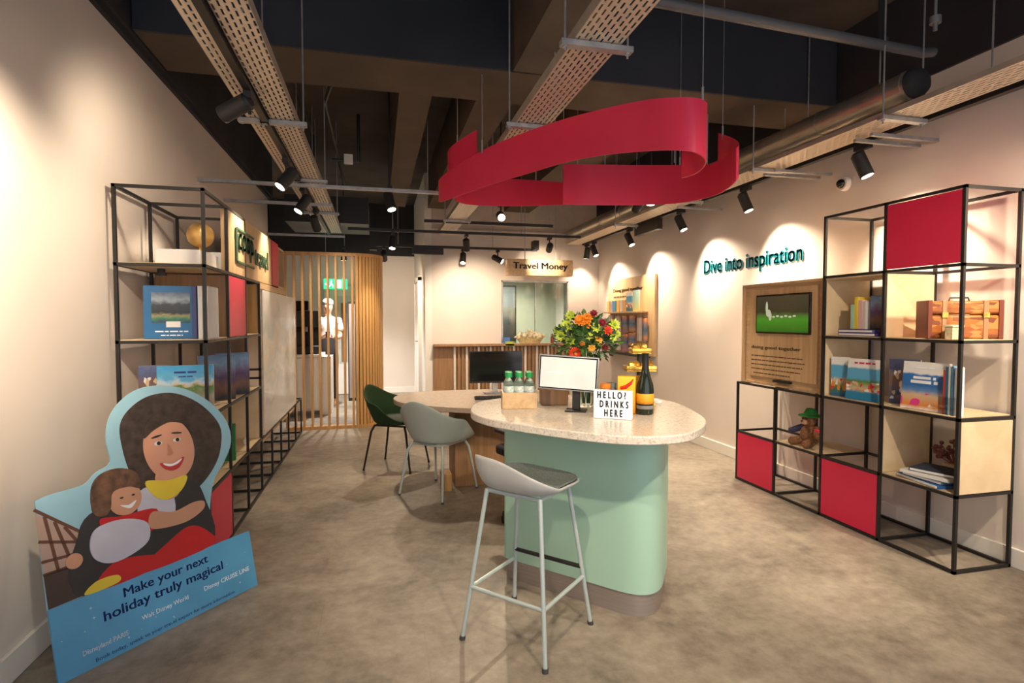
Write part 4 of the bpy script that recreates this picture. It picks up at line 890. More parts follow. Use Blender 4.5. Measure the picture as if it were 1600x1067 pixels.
skinned('body', body, M['skin'], t)
shirt = [[pp(0, 0, .95, (.17, .125)), pp(0, 0, 1.10, (.155, .115)), pp(.01, -.01, 1.25, (.18, .12)), pp(.01, -.01, 1.39, (.16, .10)), pp(.013, -.015, 1.43, .07)]]
for s_ in (-1, 1): shirt.append([pp(.01, -.01, 1.39, (.16, .10)), pp(s_*.19, -.01, 1.39, .068), pp(s_*.215, -.03, 1.20, .060)])
skinned('shirt', shirt, flat('white_cotton', (.75, .73, .72), .8), t)
tr = [[pp(0, 0, .95, (.17, .12)), pp(0, 0, .90, (.16, .12))]]
for s_ in (-1, 1): tr.append([pp(0, 0, .90, (.16, .12)), pp(s_*.09, 0, .80, .105), pp(s_*.10, -.01, .48, .075), pp(s_*.10, .02, .10, .055)])
skinned('trousers', tr, flat('black_trousers', (.02, .02, .025), .8), t)
MB().lathe([(.175, .72), (.170, .95), (.165, 1.12)], (PX, PY-.005, 0), 20, mx=Matrix.Diagonal((1, .78, 1, 1))).build('apron', flat('dark_apron', (.03, .025, .03), .8), t)
b = MB(); b.ball((PX+.025, PY-.02, 1.675), .092, 18, sc=(.95, 1.05, .85), jit=.08); b.build('hair', flat('grey_hair', (.38, .34, .31), .9, var=.3, scale=60), t)
MB().ball((PX-.01, PY-.118, 1.645), .010, 8).ball((PX+.055, PY-.118, 1.645), .010, 8).build('eyes', M['ink'], t)
MB().ball((PX+.023, PY-.13, 1.615), .014, 8, sc=(.8, 1, 1.3)).build('nose', M['skin'], t)
MB().ball((PX+.023, PY-.118, 1.575), .02, 8, sc=(1, .4, .3)).build('mouth', flat('lips', (.45, .12, .10)), t)
tag(MB().cyl((PX+.05, PY-.40, 1.12), (PX+.05, PY-.40, 1.22), .028, .036, n=16).build('coffee_cup', M['black']), 'dark cup held by the person behind the screen', 'cup')

# ------------------------------------------------------------------ mint counter
TZ = .925
top = [(.499, 2.979), (.468, 2.78), (.515, 2.59), (.602, 2.455), (.711, 2.314), (.819, 2.195), (.92, 2.105), (1.036, 2.045), (1.176, 2.03), (1.289, 2.07), (1.423, 2.186), (1.524, 2.326), (1.59, 2.50), (1.655, 2.75), (1.665, 2.92), (1.60, 3.03), (1.45, 3.09), (1.17, 3.16), (.90, 3.24), (.76, 3.27), (.624, 3.20), (.547, 3.10)]
t = thing('service_counter', 'mint green rounded counter with a speckled pale stone top', 'counter', (1.1, 2.7, 0))
MB().prism(closed_cat(top, 4)[::-1] if False else closed_cat(top, 4), TZ-.038, TZ).build('countertop', M['quartz'], t, bevel=.005, smooth=40)
# base plan: front edge from left corner to rounded right nose and back
def rounded(poly, rads, n=8):
    out = []; N_ = len(poly)
    for i in range(N_):
        p = Vector(poly[i]); a = Vector(poly[i-1]); c = Vector(poly[(i+1) % N_]); r_ = rads[i]
        u = (a-p).normalized(); v = (c-p).normalized()
        if r_ <= 0: out.append(tuple(p)); continue
        th = math.acos(max(-1, min(1, u.dot(v)))); dd = r_/math.tan(th/2); dd = min(dd, (a-p).length*.49, (c-p).length*.49)
        s0 = p+u*dd; s1 = p+v*dd
        for k in range(n+1):
            q = k/n; out.append(tuple(s0*(1-q)**2 + p*2*q*(1-q) + s1*q*q))
    return out
base = rounded([(.655, 2.875), (1.235, 2.235), (1.50, 2.62), (1.38, 3.02), (.80, 3.12)], [.03, .16, .12, .12, .06], 10)
cx, cy = 1.13, 2.76
def inset(poly, d): return [(cx+(x-cx)*(1-d/max(.01, math.hypot(x-cx, y-cy))), cy+(y-cy)*(1-d/max(.01, math.hypot(x-cx, y-cy)))) for x, y in poly]
MB().prism(base, .11, TZ-.038).build('mint_body', M['mint'], t, smooth=30)
MB().prism(inset(base, .012), .0, .11).build('steel_plinth', M['steel'], t, smooth=30)

# items on the counter
z = TZ
t = thing('wooden_crate', 'small pale wooden crate holding the water bottles on the counter', 'crate', (.75, 2.90, z))
cm = Matrix.Translation((.745, 2.895, z)) @ Matrix.Rotation(math.radians(-10), 4, 'Z')
for nm, a in (('base_board', (-.085, .085, -.06, .06, .001, .008)), ('side_board', (-.085, .085, -.068, -.06, .001, .088)), ('side_board', (-.085, .085, .06, .068, .001, .088)), ('end_board', (-.093, -.085, -.068, .068, .001, .088)), ('end_board', (.085, .093, -.068, .068, .001, .088))):
    MB().box(*a, mx=cm).build(nm, M['oakh'], t, bevel=.001)
wb = glass('bottle_plastic', (.85, .97, .92), .05)
def bottle_proto():
    r = thing('water_bottle', 'x', 'bottle', (0, 0, 0), 'green-capped water bottles in the crate')
    MB().lathe([(.001, 0), (.026, 0), (.028, .01), (.028, .05), (.0265, .055), (.028, .06), (.028, .12), (.012, .155), (.011, .165), (.001, .165)], n=16).build('bottle_body', wb, r, smooth=60)
    MB().lathe([(.0285, .06), (.029, .062), (.029, .11), (.0285, .112)], n=16).build('bottle_label', mat('pale_label', (.50, .58, .54), .5, var=.5, scale=60), r)
    MB().lathe([(.001, .163), (.019, .158), (.019, .185), (.001, .187)], n=14).build('cap', flat('bright_green_cap', (.01, .32, .08)), r)
    return r
bp = bottle_proto(); k = 0
for iy in range(2):
    for ix in range(3):
        r = bp if k == 0 else copy_tree(bp); k += 1
        r.location = cm @ Vector((-.056+.056*ix, -.03+.058*iy, .009))
        r['label'] = 'green-capped water bottle in the crate, %s row, %s' % (('front', 'back')[iy], ('left', 'middle', 'right')[ix])
t = thing('wooden_crate', 'reddish brown wooden box behind the monitor on the counter', 'crate', (.98, 2.98, z))
MB().ob((.965, 2.96, z+.048), (.15, .11, .094), -.17).build('box_body', M['dark_oak'], t, bevel=.003)
MB().ob((.965, 2.96, z+.098), (.155, .115, .006), -.17).build('lid', M['dark_oak'], t, bevel=.002)
# monitor on counter
t = thing('monitor', 'counter monitor with a pale screen glowing in place of glare', 'monitor', (1.01, 2.70, z))
mm = Matrix.Translation((1.0, 2.69, z)) @ Matrix.Rotation(math.radians(-27), 4, 'Z')
MB().box(-.055, .055, -.04, .055, .001, .008, mx=mm).build('foot', M['black'], t, bevel=.003)
MB().box(-.020, .020, .0, .02, .008, .20, mx=mm).build('stand', M['black'], t, bevel=.003)
ms = mm @ Matrix.Translation((-.04, -.012, .195)) @ Matrix.Rotation(math.radians(3), 4, 'Y')
MB().box(-.155, .155, -.012, .012, -.085, .095, mx=ms).build('screen_housing', M['galv'], t, bevel=.003)
MB().box(-.149, .149, -.0135, -.012, -.079, .089, mx=ms).build('screen_glass', M['screen'], t)
MB().box(-.143, .143, -.0145, -.0135, -.073, .083, mx=ms).build('display', mat('pale_glare_glow', (.50, .49, .46), .25, var=.05, emit=.42), t)  # even pale glow put into the screen in place of glare
small_print('screen_text', ms @ Vector((-.11, -.0147, .0)), mm.to_3x3() @ Vector((1, 0, 0)), (0, 0, 1), .09, .012, M['whiteink'], t, .0004)
# light box sign
t = thing('light_box_sign', 'white light box sign with black letters in front of the champagne', 'sign', (1.09, 2.43, z))
lm = Matrix.Translation((1.092, 2.437, z)) @ Matrix.Rotation(math.radians(-34), 4, 'Z')
MB().box(-.092, .092, -.004, .03, .001, .138, mx=lm).build('box_frame', M['whiteink'], t, bevel=.002)
MB().box(-.088, .088, -.006, -.004, .005, .134, mx=lm).build('lit_face', mat('lit_white_face', (.80, .80, .80), .5, emit=.35, var=0), t)
MB().box(-.088, .088, -.0068, -.006, .046, .048, mx=lm).box(-.088, .088, -.0068, -.006, .090, .092, mx=lm).build('rail', flat('clear_rail', (.55, .55, .55)), t)
lx = lm.to_3x3() @ Vector((1, 0, 0))
for bd, x0, ww, zz in (('HELLO?', -.072, .135, .100), ('DRINKS', -.060, .135, .056), ('HERE', -.038, .085, .013)):
    text('lettering', bd, lm @ Vector((x0, -.0069, zz)), lx, (0, 0, 1), ww, .032, M['ink'], t, .0006, bold=.05, space=1.7)
# champagne
t = thing('champagne_bottle', 'dark green champagne bottle with an orange label on the counter', 'bottle', (1.31, 2.53, z))
MB().lathe([(.001, .004), (.038, 0), (.043, .006), (.0435, .12), (.040, .15), (.024, .20), (.016, .235), (.0145, .30), (.001, .30)], (1.31, 2.53, z), 28).build('bottle_body', mat('dark_green_glass', (.008, .014, .007), .08, var=0), t, smooth=60)
MB().lathe([(.0165, .20), (.0200, .215), (.0165, .24), (.0165, .305), (.0175, .308), (.001, .310)], (1.31, 2.53, z), 24).build('foil_neck', mat('black_foil', (.03, .03, .028), .3, .5), t, smooth=60)
MB().lathe([(.0437, .055), (.0440, .056), (.0440, .106), (.0437, .107)], (1.31, 2.53, z), 28).build('label', picture('orange_label', [(0, (.35, .14, .02)), (.3, (.80, .32, .01)), (1, (.85, .40, .03))], 6, .2), t, smooth=60)
MB().lathe([(.0437, .030), (.0440, .031), (.0440, .046), (.0437, .047)], (1.31, 2.53, z), 28).build('lower_label', flat('grey_band', (.20, .19, .18)), t, smooth=60)
# gold tiered stand with sweets
t = thing('tiered_gift_stand', 'gold tiered stand of foil gifts behind the champagne bottle', 'gift stand', (1.37, 2.72, z))
gx, gy = 1.375, 2.72
MB().box(gx-.012, gx+.012, gy-.012, gy+.012, z, z+.30).build('post', M['black'], t)
for k, (zz, w_) in enumerate(((.002, .15), (.20, .16), (.295, .10))):
    MB().ob((gx, gy, z+zz+.004), (w_, .10, .008), -.25).build('tier_tray', M['gold'], t, bevel=.002)
    MB().ob((gx, gy, z+zz+.02), (w_+.006, .106, .022), -.25).build('gold_ribbon_edge', M['gold'], t, bevel=.005)
    b = MB()
    for i in range(4 if k < 2 else 3): b.ball((gx-w_*.36+i*w_*.24, gy-.02+.02*(i % 2), z+zz+.035), .022, 10, jit=.15)
    b.build('foil_sweets', M['gold'], t)
b = MB()
for i in range(5): b.ob((gx-.03+.012*i, gy-.03+.01*(i % 2), z+.07+.045*(i % 3)), (.05, .04, .04), .4*i)
b.build('wrapped_packets', mat('gold_brown_packets', (.48, .27, .04), .35, .6, var=.5, scale=40), t, bevel=.004)
# snack box
t = thing('snack_box', 'yellow snack box with a red chilli picture behind the light box sign', 'box', (1.22, 2.57, z))
sbm = Matrix.Translation((1.235, 2.58, z)) @ Matrix.Rotation(math.radians(-34), 4, 'Z')
MB().box(-.045, .045, -.02, .03, .001, .19, mx=sbm).build('box_body', flat('orange_yellow_card', (.80, .36, .01)), t, bevel=.002)
MB().box(-.044, .044, -.0215, -.02, .002, .189, mx=sbm).build('front_print', picture('yellow_print', [(0, (.78, .26, .01)), (.5, (.85, .45, .02)), (1, (.88, .60, .06))], 3, .3), t)
MB().tube([sbm @ Vector(q) for q in ((-.03, -.022, .13), (-.005, -.022, .135), (.02, -.022, .155), (.035, -.022, .178))], [.008, .010, .008, .002], 8).build('chilli_print', flat('chilli_red', (.60, .02, .01)), t)
for (x, y, c, lb, hh) in ((1.125, 2.60, (.72, .22, .02), 'orange', .14), (1.17, 2.63, (.12, .15, .15), 'dark grey', .14)):
    t = thing('jar', '%s-topped jar standing behind the light box sign' % lb, 'jar', (x, y, z), 'jars behind the light box sign')
    MB().lathe([(.001, 0), (.026, 0), (.028, .01), (.028, hh-.02), (.024, hh-.01), (.001, hh-.01)], (x, y, z), 18).build('jar_body', M['glass'] if False else flat('jar_%s' % lb, tuple(q*.6 for q in c), .3), t)
    MB().lathe([(.001, hh-.01), (.026, hh-.01), (.027, hh+.012), (.001, hh+.015)], (x, y, z), 18).build('lid', flat('lid_%s' % lb, c, .4), t)
tag(MB().lathe([(.001, 0), (.03, 0), (.034, .004), (.036, .02), (.03, .008), (.001, .006)], (1.55, 2.86, z), 20).build('saucer', M['paper']), 'small white dish at the right back edge of the counter', 'dish')
# vase and bouquet
vx, vy = 1.115, 2.84
t = thing('glass_vase', 'clear glass vase behind the counter monitor', 'vase', (vx, vy, z))
MB().lathe([(.001, .0), (.045, 0), (.05, .01), (.045, .12), (.060, .25), (.057, .25), (.042, .12), (.045, .014), (.001, .012)], (vx, vy, z), 24).build('vase_glass', M['glass'], t, smooth=60)
bq = thing('flower_bouquet', 'bouquet of green, orange and red flowers in the glass vase', 'bouquet', (vx, vy, z+.02))
leaf = mat('dark_leaf', (.03, .09, .02), .5, var=.5, scale=30); lime = mat('lime_petal', (.42, .52, .04), .5, var=.35, scale=30)
b = MB()
for i in range(16):
    a = random.uniform(0, 2*PI); b.tube([(vx+.02*math.cos(a), vy+.02*math.sin(a), z+.02), (vx+.03*math.cos(a+.5), vy+.03*math.sin(a+.5), z+.2), (vx+.09*math.cos(a+.3), vy+.09*math.sin(a+.3), z+.36)], .0028, 6)
b.build('stems', flat('stem_green', (.07, .16, .03)), bq)
cz = z+.40
for g_ in range(3):
    b = MB()
    if g_ == 0: b.ball((vx, vy, cz-.02), .088, 12, sc=(1.1, .8, .9), jit=.5)
    for i in range(150):
        d = Vector((random.gauss(0, 1), random.gauss(0, 1), random.gauss(.25, .8))).normalized()
        p = Vector((vx, vy, cz-.03)) + Vector((d.x*.165, d.y*.12, d.z*.125))*random.uniform(.6, 1.05)
        ln = random.uniform(.03, .06); u = (d + Vector((random.uniform(-.6, .6), random.uniform(-.6, .6), random.uniform(-.2, .6)))).normalized(); s_ = u.cross(Vector((random.random(), random.random(), 1))).normalized()*ln*.28
        n_ = u.cross(s_).normalized()*ln*.12
        b.add([p, p+u*ln*.5+s_+n_, p+u*ln, p+u*ln*.5-s_+n_, p+u*ln*.45], [(0, 1, 4), (1, 2, 4), (2, 3, 4), (3, 0, 4)])
    b.build('foliage', (leaf, flat('mid_leaf', (.09, .22, .03)), flat('grey_leaf', (.14, .20, .12)))[g_], bq, smooth=0)
def daisy(c, d, R0, npet, mp_, mc, layers=2, name='flower'):
    c = Vector(c); d = Vector(d).normalized(); a = d.orthogonal().normalized(); e_ = d.cross(a); b = MB()
    for l in range(layers):
        for i in range(npet):
            t_ = 2*PI*(i+.5*l)/npet; u = (a*math.cos(t_)+e_*math.sin(t_)); s_ = d.cross(u)*R0*.26; rr = R0*(1-.22*l); up = d*(R0*.18*(l+.4))
            b.add([c, c+u*rr*.5+s_+up, c+u*rr+up*1.2, c+u*rr*.5-s_+up, c+u*rr*.55+up*.6], [(0, 1, 4), (1, 2, 4), (2, 3, 4), (3, 0, 4)])
    f = b.build(name, mp_, bq, smooth=60)
    MB().ball(c+d*R0*.12, R0*.24, 10).build('flower_centre', mc, f)
    return f
vw = Vector((-.38, -.90, .15))
fl = dict(red=flat('gerbera_red', (.75, .05, .01)), ora=flat('rose_orange', (.75, .22, .01)), yel=flat('rose_amber', (.80, .42, .06)), bur=flat('burgundy', (.20, .01, .02)), ctr=flat('centre_orange', (.70, .25, .05)), gc=flat('centre_green', (.20, .30, .03)))
# (pixel-free) positions in the plane facing the counter front: u to the right, v up
ur = Vector((.93, -.37, 0)).normalized()
for u_, v_, r_, kd in ((-.105, .045, .05, 'lime'), (-.135, -.01, .045, 'lime'), (-.085, .10, .04, 'lime'), (-.085, -.035, .04, 'lime'), (-.055, -.105, .050, 'red'), (-.035, .075, .042, 'ora'), (.005, .085, .042, 'ora'), (.0, .05, .035, 'ora'), (.055, .035, .038, 'lime'), (.015, -.01, .030, 'lime'), (.065, -.03, .032, 'yel'), (.030, -.075, .030, 'yel'), (.085, .06, .035, 'bur'), (.115, .02, .035, 'red2'), (.15, .05, .045, 'lime'), (.14, -.02, .035, 'lime'), (.10, -.07, .03, 'bur'), (-.02, -.05, .02, 'ora'), (.165, .0, .03, 'lime'), (-.16, .02, .03, 'lime'), (.04, .11, .03, 'bur')):
    q = Vector((vx, vy, cz)) + ur*u_ + Vector((0, 0, v_)) + Vector((-.38, -.90, 0))*(.10*max(.2, 1-(u_*u_)/.04))
    r_ *= .84
    dr = vw + ur*u_*3 + Vector((0, 0, v_*3))
    if kd == 'red': daisy(q, dr, r_, 16, fl['red'], fl['ctr'], 2, 'red_gerbera')
    elif kd == 'ora': daisy(q, dr, r_, 9, fl['ora'], fl['ora'], 3, 'orange_flower')
    elif kd == 'yel': daisy(q, dr, r_, 8, fl['yel'], fl['ora'], 3, 'amber_rose')
    elif kd in ('bur', 'red2'): daisy(q, dr, r_, 8, fl['bur'] if kd == 'bur' else fl['red'], fl['bur'], 3, 'burgundy_flower')
    else: daisy(q, dr, r_, 7, lime, fl['gc'], 2, 'lime_green_flower')

# ------------------------------------------------------------------ desk behind the counter
t = thing('desk', 'oak-legged desk with a pale rounded stone top behind the mint counter', 'desk', (.9, 4.6, 0))
dk = closed_cat([(.13, 4.80), (.15, 4.55), (.25, 4.37), (.46, 4.19), (.74, 4.02), (1.1, 3.93), (1.45, 3.95), (1.62, 4.3), (1.62, 4.7), (1.45, 5.02), (1.0, 5.14), (.55, 5.16), (.25, 5.06)], 4)
MB().prism(dk, .70, .74).build('desktop', mat('taupe_stone', (.42, .33, .26), .25, var=.1, scale=30), t, bevel=.004, smooth=40)
MB().box(.62, 1.35, 4.55, 4.95, 0, .70).build('pedestal', M['dark_oak'], t, bevel=.004)
MB().box(.50, .58, 4.45, 4.60, 0, .14).build('footrest_block', M['slat'], t, bevel=.003)
t = thing('monitor', 'black switched-off monitor on a silver stand on the desk', 'monitor', (1.03, 4.8, .74))
MB().box(.93, 1.13, 4.78, 4.92, .741, .750).build('foot', M['galv'], t, bevel=.004)
MB().box(1.005, 1.055, 4.87, 4.885, .75, .95).build('stand', M['galv'], t, bevel=.003)
sm2 = Matrix.Translation((1.035, 4.85, .975)) @ Matrix.Rotation(math.radians(-3), 4, 'Z')
MB().box(-.24, .24, -.012, .012, -.14, .145, mx=sm2).build('screen_housing', M['black'], t, bevel=.003)
MB().box(-.235, .235, -.0135, -.012, -.125, .14, mx=sm2).build('screen_glass', M['screen'], t)
t = thing('keyboard', 'black keyboard lying on the desk in front of the dark monitor', 'keyboard', (1.0, 4.5, .741))
MB().ob((.95, 4.50, .749), (.34, .12, .014), -.1).build('keyboard_body', M['black'], t, bevel=.003)
b = MB()
for i in range(12):
    for j in range(4): b.ob((.95-.145+.0265*i, 4.50-.04+.027*j, .759), (.021, .021, .006), -.1)
b.build('keys', M['blackmatt'], t)

# office chair hidden mostly behind the counter
t = thing('office_chair', 'black office chair mostly hidden behind the mint counter', 'chair', (1.12, 3.95, 0))
ox_, oy_ = 1.10, 3.72
b = MB().ob((ox_, oy_, .47), (.46, .44, .07), .3); b.build('seat', M['blackmatt'], t, bevel=.02)
b = MB().ob((ox_+.06, oy_-.22, .66), (.40, .05, .26), .3); b.build('backrest', M['blackmatt'], t, bevel=.02)
for s_ in (-1, 1):
    px, py = ox_+s_*.25, oy_+s_*.07
    MB().ob((px, py, .63), (.06, .24, .03), .3).build('arm_pad', M['blackmatt'], t, bevel=.012)
    MB().tube([(px, py, .62), (px, py, .50), (px-s_*.12, py, .45)], .012, 8).build('arm_support', M['black'], t)
MB().cyl((ox_, oy_, .10), (ox_, oy_, .44), .025, n=14).build('gas_column', M['black'], t)
for i in range(5):
    a = 2*PI*i/5+.9; ex, ey = ox_+.28*math.cos(a), oy_+.28*math.sin(a)
    g_ = MB().tube([(ox_, oy_, .11), (ex, ey, .075)], [.02, .014], 8).build('base_arm', M['black'], t)
    MB().cyl((ex-.012, ey, .027), (ex+.012, ey, .027), .026, n=14).cyl((ex, ey, .04), (ex, ey, .075), .008, n=8).build('castor', M['blackmatt'], g_)

# ------------------------------------------------------------------ tub chairs
def tub_shell(hb, ha, hf, r0, flare, mshell, parent, mpad=None):
    """shell around the origin facing +X; seat pan at z=.43"""
    NT, NV = 48, 16; vs = []; fs = []
    for j in range(NV+1):
        v = j/NV
        for i in range(NT):
            th = 2*PI*i/NT; c = math.cos(th)     # c=1 front, -1 back
            back = max(0, -c); s2 = (1-c)/2
            H = hf + (ha-hf)*min(1, (s2*1.7)**2.2) + (hb-ha)*(back**3.4)
            if v < .45:
                q = v/.45; rr = r0*.78*q; zz = .425+.012*q*q
            else:
                q = (v-.45)/.55; rr = r0*(.78+.22*math.sin(q*PI/2)) + flare*q*(.35+.65*s2)*q
                zz = .437 + H*(q**1.35)
            sx = 1.0 if c < 0 else 1.08
            vs.append((rr*c*sx*.98, rr*math.sin(th)*1.05, zz))
    for j in range(NV):
        for i in range(NT):
            a, b_ = j*NT+i, j*NT+(i+1) % NT
            if j == 0: 
                continue
            fs.append((a, b_, b_+NT, a+NT))
    fs.append(tuple(NT+i for i in range(NT)))
    b = MB().add(vs[0:1]*0 + vs, fs)
    return b.build('shell', mshell, parent, smooth=60, solid=.014, subd=1)
def chair(label, x, y, face, ms, ml, seat_mat, tip):
    t = thing('tub_chair', label, 'chair', (0, 0, 0))
    tub_shell(.345, .20, .015, .25, .055, ms, t)
    b = MB().lathe([(.001, .450), (.19, .450), (.205, .462), (.195, .478), (.001, .482)], n=32); b.build('seat_pad', seat_mat, t, smooth=60)
    MB().tube([(.16, .15, .415), (.16, -.15, .415), (-.15, -.15, .415), (-.15, .15, .415), (.16, .15, .415)], .009, 8).build('underframe', ml, t)
    for sx in (-1, 1):
        for sy in (-1, 1):
            l = MB().tube([(sx*.15, sy*.15, .418), (sx*.175, sy*.175, .36), (sx*.235, sy*.215, .004)], [.011, .011, .009], 10).build('leg', ml, t)
            MB().cyl((sx*.235, sy*.215, 0), (sx*.234, sy*.2145, .014), .011, n=10).build('foot_tip', tip, l)
    t.location = (x, y, 0); t.rotation_euler = (0, 0, face); return t
chair('grey-green plastic tub chair with pale metal legs, seen from behind', .475, 4.46, math.radians(46), M['stoolgrey'], M['stoolframe'], M['pad'], M['rubber'])
chair('dark green upholstered tub chair with black legs beside the desk', .17, 5.34, math.radians(-28), M['green'], M['black'], flat('dark_grey_seat', (.06, .075, .06), .9), M['black'])

# ------------------------------------------------------------------ bar stool
t = thing('bar_stool', 'grey bar stool on pale metal legs in front of the mint counter', 'stool', (0, 0, 0))
NT, NV = 56, 18; vs = []; fs = []
def stool_pt(th, q):
    c, s_ = math.cos(th), math.sin(th)
    n_ = 3.4; k = (abs(c)**n_+abs(s_)**n_)**(-1/n_)      # squircle outline
    rx, ry = .185*k*c, .205*k*s_
    cl = math.cos(th + math.radians(26)); lip = max(0, -cl)**1.1*.115 - max(0, cl)**2*.016
    if q < .6: r_ = q/.6*.80; zz = .665 + .012*(q/.6)**2
    else:
        p = (q-.6)/.4; r_ = .80+.20*math.sin(p*PI/2)+.06*p*max(0, -c); zz = .677 + (lip+.028)*p**1.5
    return (rx*r_, ry*r_, zz)
for j in range(1, NV+1):
    for i in range(NT): vs.append(stool_pt(2*PI*i/NT, j/NV))
for j in range(NV-1):
    for i in range(NT): a, b_ = j*NT+i, j*NT+(i+1) % NT; fs.append((a, b_, b_+NT, a+NT))
fs.append(tuple(range(NT)))
MB().add(vs, fs).build('seat_shell', mat('pale_grey_shell', (.46, .47, .47), .4, var=.02), t, smooth=60, solid=.010, subd=1)
b = MB(); K = 13; pv = []
for j in range(1, K+1):
    for i in range(NT):
        x, y, zz = stool_pt(2*PI*i/NT, j/K*.93); pv.append((x*.97, y*.97, zz+.014))
pf = [tuple(range(NT))] + [(j*NT+i, j*NT+(i+1) % NT, (j+1)*NT+(i+1) % NT, (j+1)*NT+i) for j in range(K-1) for i in range(NT)]
MB().add(pv, pf).build('seat_pad', M['pad'], t, smooth=60, solid=.008)
def lg(sx, sy, z_):
    q = 1 - z_/.66; return (sx*(.125+.085*q), sy*(.135+.075*q), z_)
MB().tube([(.125, .135, .655), (.125, -.135, .655), (-.125, -.135, .655), (-.125, .135, .655), (.125, .135, .655)], .010, 8).build('underframe', M['stoolframe'], t)
for sx in (-1, 1):
    for sy in (-1, 1):
        l = MB().tube([lg(sx, sy, .66), lg(sx, sy, .012)], .0098, 12).build('leg', M['stoolframe'], t)
        MB().cyl(lg(sx, sy, 0), lg(sx, sy, .016), .0135, n=12).build('foot_tip', M['rubber'], l)
for (a, c, m_, nm, hz, rr) in (((1, -1), (1, 1), 'black', 'front_footrest', .275, .010), ((-1, -1), (-1, 1), 'stoolframe', 'stretcher', .23, .009), ((-1, -1), (1, -1), 'stoolframe', 'stretcher', .23, .009), ((-1, 1), (1, 1), 'stoolframe', 'stretcher', .23, .009)):
    MB().cyl(lg(*a, hz), lg(*c, hz), rr, n=10).build(nm, M[m_], t)
t.location = (.645, 2.338, 0); t.rotation_euler = (0, 0, math.radians(43))

# ------------------------------------------------------------------ cardboard standee, leaning against the left wall
OU = [(0.008, 0.707), (0.063, 0.719), (0.176, 0.727), (0.229, 0.765), (0.289, 0.796), (0.286, 0.887), (0.309, 0.982), (0.363, 1.052), (0.448, 1.102), (0.553, 1.108), (0.675, 1.076), (0.793, 0.994), (0.869, 0.88), (0.876, 0.768), (0.817, 0.672), (0.745, 0.59), (0.7, 0.447), (0.692, 0.299)]
P0 = Vector((-1.2, 2.41, 0.0)); e1 = Vector((.57, .69, 0)).normalized(); nn = Vector((-e1.y, e1.x, 0)); al = math.radians(12)
e2 = nn*math.sin(al) + Vector((0, 0, 1))*math.cos(al); e3 = e1.cross(e2)
LB = Matrix((( e1.x, e2.x, e3.x, P0.x), (e1.y, e2.y, e3.y, P0.y), (e1.z, e2.z, e3.z, P0.z), (0, 0, 0, 1)))
t = thing('cardboard_standee', 'cut-out cardboard standee with a family picture and blue holiday banner', 'standee', tuple(P0))
ol = [(-.002, .285)] + catmull(OU, 4) 
MB().prism(ol, -.008, 0, mx=LB).build('picture_board', mat('printed_sky', (.30, .55, .68), .35, var=.15, scale=3), t, smooth=0)
MB().prism([(0, 0), (.895, 0), (.895, .285), (0, .285)], -.010, .002, mx=LB).build('banner', mat('blue_banner', (.10, .36, .62), .35, var=.22, scale=2.5), t, smooth=0)
MB().prism([(.30, 0.3), (.36, .3), (.36, .9), (.30, .9)], -.014, -.008, mx=LB).box(-1.27, -1.22, 2.62, 2.66, 0.0, .0).build('back_brace', flat('brown_cardboard', (.36, .24, .13)), t)
def art(name, poly, m, lvl, smooth_=True, parent=t):
    p = closed_cat(poly, 5) if smooth_ else poly
    MB().prism(p, .0, .0006*lvl, mx=LB).build(name, m, parent, smooth=0)
def ell(cx_, cy_, rx, ry, rot=0, n=28): return [(cx_+rx*math.cos(a)*math.cos(rot)-ry*math.sin(a)*math.sin(rot), cy_+rx*math.cos(a)*math.sin(rot)+ry*math.sin(a)*math.cos(rot)) for a in [2*PI*i/n for i in range(n)]]
art('printed_building', [(0.002, 0.66), (0.16, 0.52), (0.13, 0.40), (0.002, 0.40)], flat('printed_pinkish_wall', (.42, .29, .24), .4), 1, False)
b = MB()
for (x0, y0, x1, y1) in ((0.0, .675, .18, .505), (.03, .64, .05, .42), (.06, .61, .10, .42), (.0, .55, .14, .50), (.0, .47, .13, .46), (.09, .58, .13, .50), (.0, .42, .12, .42)):
    d = Vector((x1-x0, y1-y0)).normalized(); n_ = Vector((-d.y, d.x))*.006
    b.prism([(x0-n_.x, y0-n_.y), (x1-n_.x, y1-n_.y), (x1+n_.x, y1+n_.y), (x0+n_.x, y0+n_.y)], 0, .0012, mx=LB)
b.build('printed_rail', flat('printed_dark_brown', (.12, .05, .03), .4), t, smooth=0)
art('printed_shade', [(0.001, 0.42), (0.11, 0.42), (0.13, 0.29), (0.001, 0.287)], flat('printed_dark', (.06, .035, .03), .4), 2, False)
hair_m = mat('printed_dark_hair', (.045, .032, .028), .4, var=.5, scale=25)
art('printed_hair', [(0.345, 0.843), (0.35, 0.95), (0.405, 1.02), (0.499, 1.065), (0.622, 1.06), (0.744, 0.985), (0.825, 0.864), (0.81, 0.747), (0.757, 0.659), (0.673, 0.589), (0.58, 0.554), (0.42, 0.60), (0.365, 0.72)], hair_m, 3)
art('printed_jacket', [(0.08, 0.398), (0.119, 0.499), (0.182, 0.60), (0.38, 0.629), (0.62, 0.629), (0.685, 0.518), (0.685, 0.30), (0.332, 0.29), (0.119, 0.288), (0.085, 0.34)], flat('printed_black_cloth', (.03, .028, .032), .4), 4)
art('printed_skirt', [(0.33, 0.288), (0.475, 0.375), (0.584, 0.415), (0.665, 0.37), (0.684, 0.288)], flat('printed_red', (.55, .015, .02), .4), 5)
art('printed_skirt', [(0.17, 0.288), (0.251, 0.375), (0.434, 0.335), (0.43, 0.288)], M['printed_red'], 6)
art('printed_yellow_sash', [(0.125, 0.288), (0.17, 0.325), (0.25, 0.32), (0.25, 0.288)], flat('printed_yellow', (.78, .60, .05), .4), 7)
art('printed_blouse', [(0.39, 0.64), (0.52, 0.62), (0.52, 0.48), (0.38, 0.50)], flat('printed_lilac_white', (.55, .55, .66), .4), 5)
peach = flat('printed_peach', (.66, .33, .22), .4)
